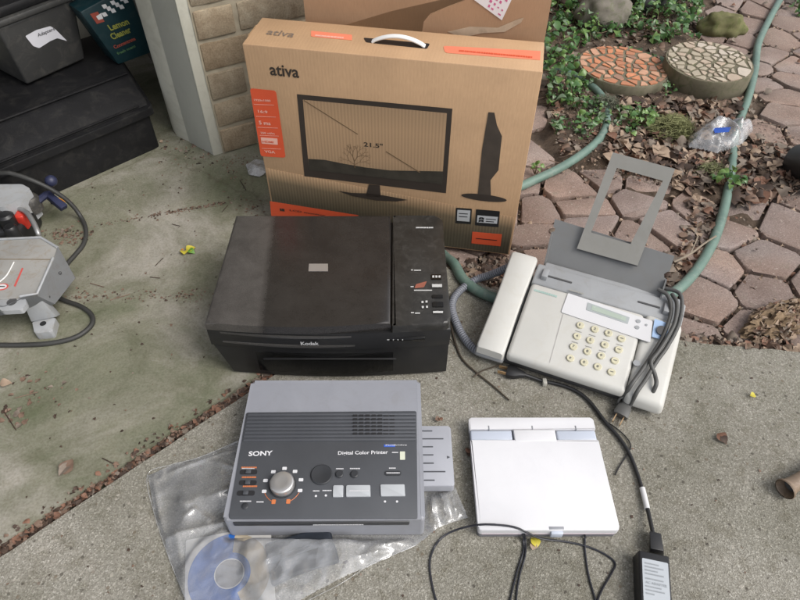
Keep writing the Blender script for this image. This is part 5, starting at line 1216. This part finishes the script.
def off_stones(p): return all((Vector((p.x, p.y)) - Vector((c.x, c.y))).length > r_ for c, r_ in st_c)
for p in scatter(BED[:16] + [(640, -30), (545, -30)], 2300, -.012, 5):
    if off_stones(p): dead(p, lift=.012)
for p in scatter([(600, 100), (740, 100), (735, 190), (690, 185), (610, 165)], 750, -.008, 6):
    if off_stones(p): dead(p, (.014, .042), .016)
for p in scatter([(735, 130), (800, 150), (800, 190), (735, 205)], 230, -.008, 16): dead(p, (.016, .045), .014)
for p in scatter([(690, 195), (722, 200), (716, 235), (690, 270), (668, 290), (655, 285), (680, 255)], 220, -.02, 7): dead(p, (.012, .03), .02)
for p in scatter([(447, 258), (512, 250), (505, 285), (490, 296), (470, 286), (455, 272)], 240, -.022, 8): dead(p, (.012, .028), .014)
for p in scatter([(545, 60), (800, 130), (800, 205), (560, 170)], 1500, -.008, 77) + scatter([(440, 250), (800, 200), (800, 350), (500, 300)], 500, -.02, 78):
    if off_stones(p) and not on_slab(p): dead(p, (.003, .009), .008)
# debris along the concrete edge and in the paver joints
for k in range(420):
    u = lr.random(); i = lr.choice((0, 1, 1, 2, 3)); q_ = wedge[i].lerp(wedge[i + 1], u); dead(Vector((q_.x + lr.gauss(0, .008), q_.y + abs(lr.gauss(.006, .010)), -.014)), (.008, .028), .012)
cents = [(p, c) for p, c in zip(pts, cl) if c]
for p, c in cents:
    if not (-.3 < p.x < 2 and p.y < 2.6) or inside(p, BEDW) or on_slab(p) or in_wall(p): continue
    for i in range(len(c)):
        a, b_ = c[i - 1], c[i]
        for q_ in range(int((b_ - a).length / .018)):
            if lr.random() < .42:
                v = a.lerp(b_, lr.random()) + (a.lerp(b_, .5) - p).normalized() * .007
                if not on_slab(v): dead(Vector((v.x, v.y, -.022)), (.006, .018), .010)
    if lr.random() < .35: dead(Vector((p.x + lr.uniform(-.06, .06), p.y + lr.uniform(-.06, .06), -.006)), (.01, .026), .004)
for k in range(160):
    p = scatter([(545, 60), (800, 130), (800, 200), (560, 170)], 1, -.008, 100 + k)[0]
    if off_stones(p):
        a = lr.uniform(0, 6.28); l__ = lr.uniform(.02, .07); LV.stick(p, p + Vector((math.cos(a) * l__, math.sin(a) * l__, lr.uniform(0, .012))), lr.uniform(.0006, .0016), lr.choice((0, 2, 3)))
tag(LV.build('leaf_litter', DL), 'brown dead leaf litter over the bed and between the pavers', 'leaf litter', kind='stuff')
LV = Leaves()
def jdead(p, s, lift): LV.leaf(p + Vector((0, 0, lr.uniform(.0005, lift))), lr.uniform(*s), lr.uniform(0, 6.28), lr.gauss(0, .35), lr.gauss(0, .45), lr.choice((0, 0, 2, 2, 4, 4, 2, 3)), lr.uniform(.1, 1), lr.uniform(.25, .5), lr.random() < .3, lr.uniform(-.1, .25))
# the leaf-filled joint between the two slabs
Lj = (JE - JA).length
for k in range(2000):
    u = lr.uniform(-.3, 1.0); q_ = JA + JD * (Lj * u) + JN * (GW * .62 + lr.gauss(.001, .0048)); jdead(Vector((q_.x, q_.y, -.014 + lr.uniform(0, .009))), (.005, .016), .003)
for k in range(130):
    u = lr.uniform(-.2, .9); q_ = JA + JD * (Lj * u) + JN * (GW + abs(lr.gauss(0, .007))); jdead(Vector((q_.x, q_.y, .0012)), (.004, .012), .003)
tag(LV.build('joint_debris', DL), 'crumbled dead leaves filling the joint between the concrete slabs', 'leaf debris', kind='stuff')
LV = Leaves()
def line_debris(p0, p1, n, wd, s):
    a, b_ = P(*p0), P(*p1)
    for k in range(n):
        u = lr.random(); q_ = a.lerp(b_, u); LV.leaf(Vector((q_.x + lr.gauss(0, wd), q_.y + lr.gauss(0, wd), .0016)), lr.uniform(*s), lr.uniform(0, 6.28), lr.gauss(0, .1), lr.gauss(0, .15), lr.choice((0, 0, 2, 3, 0)), .3, lr.uniform(.15, .45))
line_debris((100, 226), (225, 203), 150, .004, (.002, .007)); line_debris((150, 216), (226, 203), 110, .003, (.002, .008)); line_debris((68, 297), (210, 296), 150, .009, (.002, .008)); line_debris((50, 232), (90, 238), 90, .013, (.003, .012))
line_debris((20, 378), (60, 400), 26, .02, (.004, .014)); line_debris((0, 410), (30, 420), 16, .01, (.004, .02)); line_debris((225, 200), (275, 212), 60, .018, (.002, .009)); line_debris((160, 165), (260, 160), 70, .02, (.002, .008)); line_debris((225, 160), (245, 190), 40, .014, (.002, .008))
for p in scatter([(150, 148), (180, 132), (215, 152), (200, 165)], 40, .0016, 41): LV.leaf(p, lr.uniform(.004, .016), lr.uniform(0, 6.28), lr.gauss(0, .3), lr.gauss(0, .3), lr.choice((0, 0, 1, 2, 3)), .5, .35)
for p in scatter([(70, 190), (180, 140), (270, 190), (220, 330), (200, 400), (20, 480), (0, 350)], 170, .0016, 31): LV.leaf(p, lr.uniform(.0015, .007), lr.uniform(0, 6.28), 0, lr.gauss(0, .2), lr.choice((0, 2, 2, 3)), .2, lr.uniform(.12, .5))
for p in scatter([(0, 500), (240, 400), (450, 310), (790, 380), (800, 600), (0, 600)], 120, .0012, 32): LV.leaf(p, lr.uniform(.0015, .006), lr.uniform(0, 6.28), 0, lr.gauss(0, .2), lr.choice((0, 2, 2, 3)), .2, lr.uniform(.12, .5))
for p0, p1 in (((163, 258), (155, 266)), ((90, 283), (104, 287)), ((150, 277), (160, 278)), ((102, 458), (118, 466)), ((3, 410), (16, 430)), ((15, 398), (38, 392)), ((240, 180), (246, 190)), ((172, 224), (180, 226)), ((228, 205), (222, 212)), ((110, 300), (130, 294))):
    LV.stick(P(*p0, .0025), P(*p1, .0025), .0009, lr.choice((0, 2)))
tag(LV.build('floor_debris', DL), 'tiny dead leaf bits and twigs scattered over the concrete', 'debris', kind='stuff')
# ivy ground cover
GL = [mat_leaf('ivy_%s' % n_, a, b_, .22, .32) for n_, a, b_ in (('mid', (.05, .125, .035), (.085, .18, .05)), ('deep', (.03, .085, .025), (.06, .13, .04)), ('fresh', (.12, .22, .06), (.18, .29, .085)), ('pale', (.15, .22, .13), (.22, .30, .18)))]
SM = mat_leaf('ivy_stem', (.10, .07, .04), (.16, .12, .06), 0, .7)
LV = Leaves(); ir = random.Random(17)
def ivy(poly, n, zmax, seed, dens=.0, size=(.017, .031)):
    for p in scatter(poly, n, 0, seed):
        cl__ = noise.noise(Vector((p.x * 9, p.y * 9, 4)))
        if ir.random() < .22: continue
        if cl__ < dens: continue
        if not off_stones(p) and ir.random() < .93: continue
        z = -.01 + ir.random() ** .8 * zmax * (0.4 + .9 * max(0, cl__ + .35))
        d = Vector((p.x, p.y, z)); s_ = ir.uniform(*size) * ir.choice((.55, .8, 1, 1, 1.15))
        LV.leaf(d, s_, ir.uniform(0, 6.28), ir.gauss(.25, .35), ir.gauss(0, .4), ir.choice((0, 0, 0, 1, 2, 2, 3)), ir.uniform(.2, .9), ir.uniform(.34, .48), False, ir.uniform(.05, .22))
        if ir.random() < .35: LV.stick((p.x + ir.uniform(-.012, .012), p.y + ir.uniform(-.012, .012), -.015), d, .0009, 4)
ivy([(545, -60), (640, -60), (640, 20), (600, 40), (585, 62), (575, 110), (548, 112), (545, 60)], 2100, .085, 3, -.22)
ivy([(620, -20), (705, -30), (700, 22), (668, 42), (648, 46), (610, 44), (605, 25)], 1000, .07, 4, -.2)
ivy([(545, 90), (600, 84), (606, 120), (590, 140), (552, 135)], 420, .05, 5, -.1, (.012, .022))
ivy([(612, 105), (660, 112), (665, 135), (630, 138), (605, 125)], 260, .04, 6, -.25, (.012, .022))
ivy([(480, -60), (560, -60), (550, 10), (500, 0)], 900, .1, 7, -.3)
ivy([(780, -20), (830, -20), (830, 14), (792, 12)], 120, .04, 8, -.4)
ivy([(655, 86), (690, 78), (690, 84), (662, 98)], 40, .05, 10, -.6, (.01, .018))
for k in range(46):
    p = scatter([(545, -40), (690, -40), (690, 20), (640, 42), (600, 60), (600, 130), (552, 138)], 1, .004, 300 + k)[0]; a = ir.uniform(0, 6.28)
    for q_ in range(ir.randrange(6, 13)):
        a += ir.gauss(0, .35); n_ = p + Vector((math.cos(a) * .022, math.sin(a) * .022, ir.gauss(0, .006))); n_.z = min(.04, max(-.006, n_.z))
        if not off_stones(n_) or in_wall(n_): break
        LV.stick(p, n_, .0012, 4)
        if ir.random() < .7: LV.leaf(n_ + Vector((ir.uniform(-.008, .008), ir.uniform(-.008, .008), .012)), ir.uniform(.014, .034), a + ir.choice((-1, 1)) * 1.0, ir.gauss(.2, .3), ir.gauss(0, .3), ir.choice((0, 0, 1, 2)), ir.uniform(.2, .8), ir.uniform(.3, .46), False, .14)
        p = n_
tag(LV.build('ivy', GL + [SM]), 'green ivy ground cover around the stepping stones', 'ivy', kind='stuff')
# sprigs that can be told apart
def sprig(c, n, spread, height, label, size=(.014, .024), mats=(2, 2, 0), seed=0, gname=None):
    global LV
    r_ = random.Random(seed); LV = Leaves()
    for k in range(n):
        a, q_ = r_.uniform(0, 6.28), spread * math.sqrt(r_.random()); d = Vector((q_ * math.cos(a), q_ * math.sin(a), height * r_.uniform(.3, 1)))
        LV.leaf(d, r_.uniform(*size), a + r_.gauss(0, .4), r_.gauss(.2, .3), r_.gauss(0, .3), r_.choice(mats), .5, .4, False, .12); LV.stick((d.x * .2, d.y * .2, -.006), d, .0008, 4)
    o = LV.build('leafy_sprig', GL + [SM]); o.location = c; tag(o, label, 'sprig', 'green sprigs around the hose'); return o
sprig(P(725, 184, .0) , 26, .038, .035, 'bright green leafy sprig growing beside the hose below the plastic wrapper', seed=2)
sprig(P(536, 172, .0), 11, .014, .03, 'small yellow-green sprig poking over the hose beside the monitor box', (.010, .016), (2, 2), 3)
sprig(P(640, 122, .0), 34, .05, .04, 'fresh green sprig among dead leaves in front of the red stepping stone', seed=5)
# grey-green moss clumps
def fluff(c, rx, ry, hgt, n, label, cols, seed):
    r_ = random.Random(seed); V, Fc = [], []
    for k in range(n):
        a, q_ = r_.uniform(0, 6.28), math.sqrt(r_.random()); p = Vector((rx * q_ * math.cos(a), ry * q_ * math.sin(a), hgt * (1 - q_ * q_) * r_.random())); yaw = r_.uniform(0, 6.28); l__ = r_.uniform(.008, .028); cv = r_.uniform(-1.2, 1.2)
        n0 = len(V); wd = .0007
        for i in range(5):
            u = i / 4; d = Vector((math.cos(yaw + cv * u), math.sin(yaw + cv * u), r_.uniform(-.1, .35))); 
            if i: p = p + d * l__ / 4
            V += [p + Vector((-math.sin(yaw) * wd, math.cos(yaw) * wd, 0)), p - Vector((-math.sin(yaw) * wd, math.cos(yaw) * wd, 0)) + Vector((0, 0, wd))]
        for i in range(4): b_ = n0 + i * 2; Fc.append((b_, b_ + 1, b_ + 3, b_ + 2))
    o = pyobj('moss_clump', V, Fc, mat_leaf('moss_strands', *cols, .3, .8)); o.location = c; tag(o, label, 'moss', 'moss clumps'); return o
fluff(P(607, 108, -.004), .045, .04, .035, 1500, 'grey-green stringy moss clump touching the red stepping stone', ((.11, .12, .085), (.2, .21, .15)), 3)
fluff(P(673, 132, -.004), .06, .05, .05, 2200, 'yellow-green stringy moss clump left of the clear wrapper', ((.19, .20, .08), (.30, .31, .15)), 4)
fluff(P(712, 172, -.004), .03, .025, .025, 700, 'small pale moss tuft beside the hose under the wrapper', ((.15, .16, .07), (.24, .25, .13)), 6)
# rocks
def rock(c, r_, sc, label, m, seed):
    bm = new(); bmesh.ops.create_icosphere(bm, subdivisions=4, radius=r_)
    for v in bm.verts:
        d = v.co.normalized(); k = 1 + .28 * noise.noise(d * 1.7 + Vector((seed, 0, 0))) + .10 * noise.noise(d * 5 + Vector((0, seed, 0))) + .04 * noise.noise(d * 14)
        v.co = Vector((d.x * sc[0], d.y * sc[1], d.z * sc[2])) * r_ * k
    o = obj('rock', bm, m, None, 60); o.location = c; tag(o, label, 'rock', 'rocks in the planting bed'); return o
M_mr = plain('mossy_rock', (.13, .125, .06), .9, .35, .2, dirt=(.075, .10, .025, .9), dscale=18, grain=200, bstr=.6)
M_gr = plain('grey_rock', (.17, .155, .13), .9, .3, .2, dirt=(.09, .11, .05, .8), dscale=16, grain=200, bstr=.6)
rock(P(722, 27, .005), .065, (1.15, .75, .75), 'mossy olive rock behind the cream stepping stone', M_mr, 2)
rock(P(604, 12, .035), .075, (1.2, .9, .95), 'grey mossy rock rising from the ivy behind the red stone', M_gr, 5)
rock(P(640, -4, .02), .09, (1.3, .9, .8), 'dark grey rock at the top of the ivy bed', plain('dark_rock', (.05, .05, .05), .85, .3, .2, bstr=.5), 8)
rock(P(578, -4, .03), .06, (1.2, .8, .9), 'brown shaded rock beside the open carton', plain('brown_rock', (.10, .075, .06), .9, .3, .2, bstr=.5), 11)
# crumpled wrapper over the hose
def crumple(c, outline, hgt, name, m, label, cat, seed, res=.004):
    def hf(p, d): return .002 + min(1, d / .035) ** .7 * (hgt * (.4 + .5 * ridged(p, 17, seed)) + hgt * .12 * ridged(p, 48, seed + 3))
    o = sheet(outline, res, hf, name, m); o.location = c; tag(o, label, cat); return o
M_wr = mat_film('clear_wrapper_film', haze=.2, rough=.12, bs=.4, bscale=40, edge=.9)
wc = P(722, 137, 0); wo = [(p.x - wc.x, p.y - wc.y) for p in (P(*q_) for q_ in ((688, 140), (700, 128), (716, 124), (735, 127), (748, 124), (752, 133), (742, 146), (728, 152), (716, 156), (700, 152), (686, 150)))]
wrp = thing('plastic_wrapper', 'crumpled clear plastic wrapper with a blue print lying over the hose', 'wrapper', (wc.x, wc.y, .006))
crp = crumple((0, 0, 0), wo, .05, 'wrapper_film', M_wr, None, None, 3); crp.parent = wrp
bl = [P(712, 130, .045), P(730, 129, .048), P(728, 134, .045), P(714, 135, .042)]
bm = new(); bm.faces.new([bm.verts.new(p - wc - Vector((0, 0, .0))) for p in bl]); bmesh.ops.solidify(bm, geom=bm.faces[:], thickness=.0006); obj('blue_print', bm, plain('wrapper_blue', (.06, .16, .6), .3), wrp)
fc = P(254, 170, 0); fo_ = [(p.x - fc.x, p.y - fc.y) for p in (P(*q_) for q_ in ((246, 166), (256, 160), (266, 162), (267, 174), (260, 178), (249, 176)))]
fo2 = crumple((fc.x, fc.y, .002), fo_, .02, 'plastic_scrap', mat_film('white_scrap_film', haze=.4, rough=.12, bs=.6, bscale=120, edge=1.0), 'crumpled white plastic scrap at the left end of the monitor box', 'plastic scrap', 6, .0025)
# dark pot at the right edge
pc = P(806, 178, -.01)
pt = thing('plant_pot', 'black plastic pot lying among dead leaves at the right edge', 'pot', (pc.x, pc.y, .03)); pt.rotation_euler = (R(62), R(-25), R(30))
bm = new(); lathe(bm, [(.045, -.05), (.06, .045), (.066, .046), (.066, .058), (.060, .058), (.057, .046), (.043, -.044)], n=32, cap=False); obj('pot_wall', bm, M_blk, pt, 40)
bm = new(); lathe(bm, [(.045, -.05), (.045, -.046)], n=32); obj('pot_base', bm, M_blk, pt)
# bark-like leaf clump at the slab edge
bc = P(782, 322, -.008)
bm = new(); bmesh.ops.create_icosphere(bm, subdivisions=5, radius=1)
for v in bm.verts:
    d = v.co.normalized(); k = 1 + .35 * noise.noise(d * 2.5) + .22 * noise.noise(d * 7) + .15 * noise.noise(d * 19)
    v.co = Vector((d.x * .085, d.y * .034, max(-.1, d.z) * .03)) * k
M_bark = plain('rotten_bark', (.19, .135, .085), .92, .45, .2, dirt=(.06, .045, .03, .9), dscale=40, grain=160, bstr=.9)
bkt = thing('bark_piece', 'ragged brown piece of rotten bark lying at the concrete edge on the right', 'bark', bc, R(24))
obj('bark_body', bm, M_bark, bkt, 60)
LV = Leaves(); 
for k in range(260):
    a, q_ = lr.uniform(0, 6.28), math.sqrt(lr.random()); LV.leaf(Vector((.09 * q_ * math.cos(a), .042 * q_ * math.sin(a), .028 * (1 - q_ * q_) + .004)), lr.uniform(.01, .026), lr.gauss(0, .5), lr.gauss(0, .3), lr.gauss(0, .6), lr.choice((0, 1, 1, 1, 4, 3)), .6, .25)
LV.build('bark_flakes', DL, bkt)
# single leaves and sticks on the concrete
YL = mat_leaf('yellow_leaf', (.52, .46, .04), (.62, .52, .08), .2, .45); GLf = mat_leaf('green_leaf', (.10, .26, .03), (.16, .34, .05), .2, .45); OL = mat_leaf('orange_leaf', (.55, .22, .03), (.62, .30, .06), .2, .5)
def lone(px, label, parts, z=.003, group='fallen leaves on the concrete'):
    global LV
    LV = Leaves(); c = P(*px, 0)
    for dx, dy, s_, yaw, tl_, mi_ in parts: LV.leaf(Vector((dx, dy, .004)), s_, yaw, tl_, .2, mi_, .5, .22 if mi_ == 6 else .42)
    o = LV.build('fallen_leaf', [YL, GLf, OL] + DL); o.location = (c.x, c.y, z); tag(o, label, 'leaf', group); return o
lone((188, 252), 'bright yellow and green fallen leaf on the garage concrete', [(-.006, -.005, .02, 1.9, .2, 0), (.006, .004, .022, .6, -.2, 0), (.010, -.004, .017, -.5, .1, 1), (-.012, .0, .008, 3, 0, 2)])
lone((752, 397), 'small pale yellow leaf on the grey concrete right of the fax', [(0, 0, .013, .3, .1, 0)])
lone((62, 203), 'orange withered flower inside the loop of the tool cable', [(0, 0, .02, .8, .3, 2), (.006, .006, .016, 2.2, -.3, 2), (-.008, -.006, .02, 4, .2, 4), (-.016, -.004, .022, 3, .3, 5), (.004, -.012, .016, 5.2, .1, 2)])
lone((534, 543), 'yellow-brown leaf at the front edge of the white player', [(0, 0, .019, 1.9, .1, 0), (-.003, -.006, .014, 1.4, 0, 4)])
lone((721, 440), 'dark red-brown curled leaf lying right of the fax', [(0, 0, .022, -1.05, 0, 7), (.002, -.003, .016, -1.1, .2, 5)])
lone((658, 153), 'large tan lobed oak leaf at the top of the paper support', [(0, 0, .05, .9, .2, 4), (.012, -.014, .045, -.6, -.1, 4), (-.01, .012, .04, 2.4, .1, 4)], .004)
lone((468, 452), 'small reddish dead leaf touching the left side of the white player', [(0, 0, .014, 1.3, .2, 7), (0, -.006, .012, 1.8, .1, 5)])
lone((438, 421), 'tiny brown leaf at the back of the printer paper tray', [(0, 0, .012, .4, .3, 3), (.004, .001, .01, 2, .2, 7)])
lone((68, 469), 'curled grey dry leaf on the mossy concrete near the joint', [(0, 0, .034, 1.15, .1, 6), (.001, .002, .028, 1.35, -.2, 3)])
lone((7, 385), 'pale tan dead leaf at the left edge of the garage concrete', [(0, 0, .02, .3, .1, 4)])
twg = thing('twig', 'forked dark twig lying between the fax and black printer', 'twig', P(470, 366)); tq = P(470, 366)
M_tw = plain('twig_bark', (.06, .048, .036), .85, .3, .2, bstr=.4)
bm = new(); rub(bm, [P(*p) - tq for p in ((447, 302, .004), (451, 325, .004), (456, 345, .003), (463, 360, .003), (477, 373, .003), (492, 385, .003), (509, 400, .003))], lambda u: .0024 - .0008 * u, 6); rub(bm, [P(*p) - tq for p in ((473, 377, .004), (482, 371, .005), (492, 367.5, .006), (503, 364, .006))], .0016, 6); rub(bm, [P(*p) - tq for p in ((450, 320, .004), (446, 332, .004), (457, 348, .003))], .001, 5); obj('stem', bm, M_tw, twg, 50)
twg2 = thing('twig', 'pale thin twig propped on pavers beside the paper support', 'twig', P(690, 250)); tq = P(690, 250)
bm = new(); rub(bm, [P(*p) - tq for p in ((674, 262, .006), (690, 254, .01), (705, 243, .012), (716, 236, .012))], .0022, 6); rub(bm, [P(*p) - tq for p in ((690, 254, .01), (694, 246, .014), (698, 236, .016))], .0014, 6); obj('stem', bm, plain('pale_twig', (.26, .22, .17), .8, .2, .2), twg2, 50)
# flared tube at the right edge
ta, tb_ = P(784, 490, .016), P(830, 462, .016)
tbx = thing('flared_tube', 'brown flared plastic tube lying on concrete at the right edge', 'tube', (ta.x, ta.y, .0))
d = (tb_ - ta).normalized(); q = Vector((0, 0, 1)).rotation_difference(d)
bm = new(); lathe(bm, [(.0165, 0), (.0175, .002), (.0165, .005), (.0135, .010), (.0125, .02), (.0118, .024), (.0125, .028), (.0118, .032), (.0115, .10), (.0105, .10), (.0105, .03), (.0125, .006), (.0155, .0005)], n=32, cap=False)
for v in bm.verts: v.co = q @ v.co + Vector((0, 0, .0178))
obj('tube_wall', bm, plain('brown_tube', (.20, .145, .10), .45, .2, .5, dirt=(.34, .27, .22, .5), dscale=40), tbx, 40)
bm = new(); lathe(bm, [(.0104, .014), (.0104, .016)], n=24)
for v in bm.verts: v.co = q @ v.co + Vector((0, 0, .0178))
obj('tube_plug', bm, M_fd, tbx)
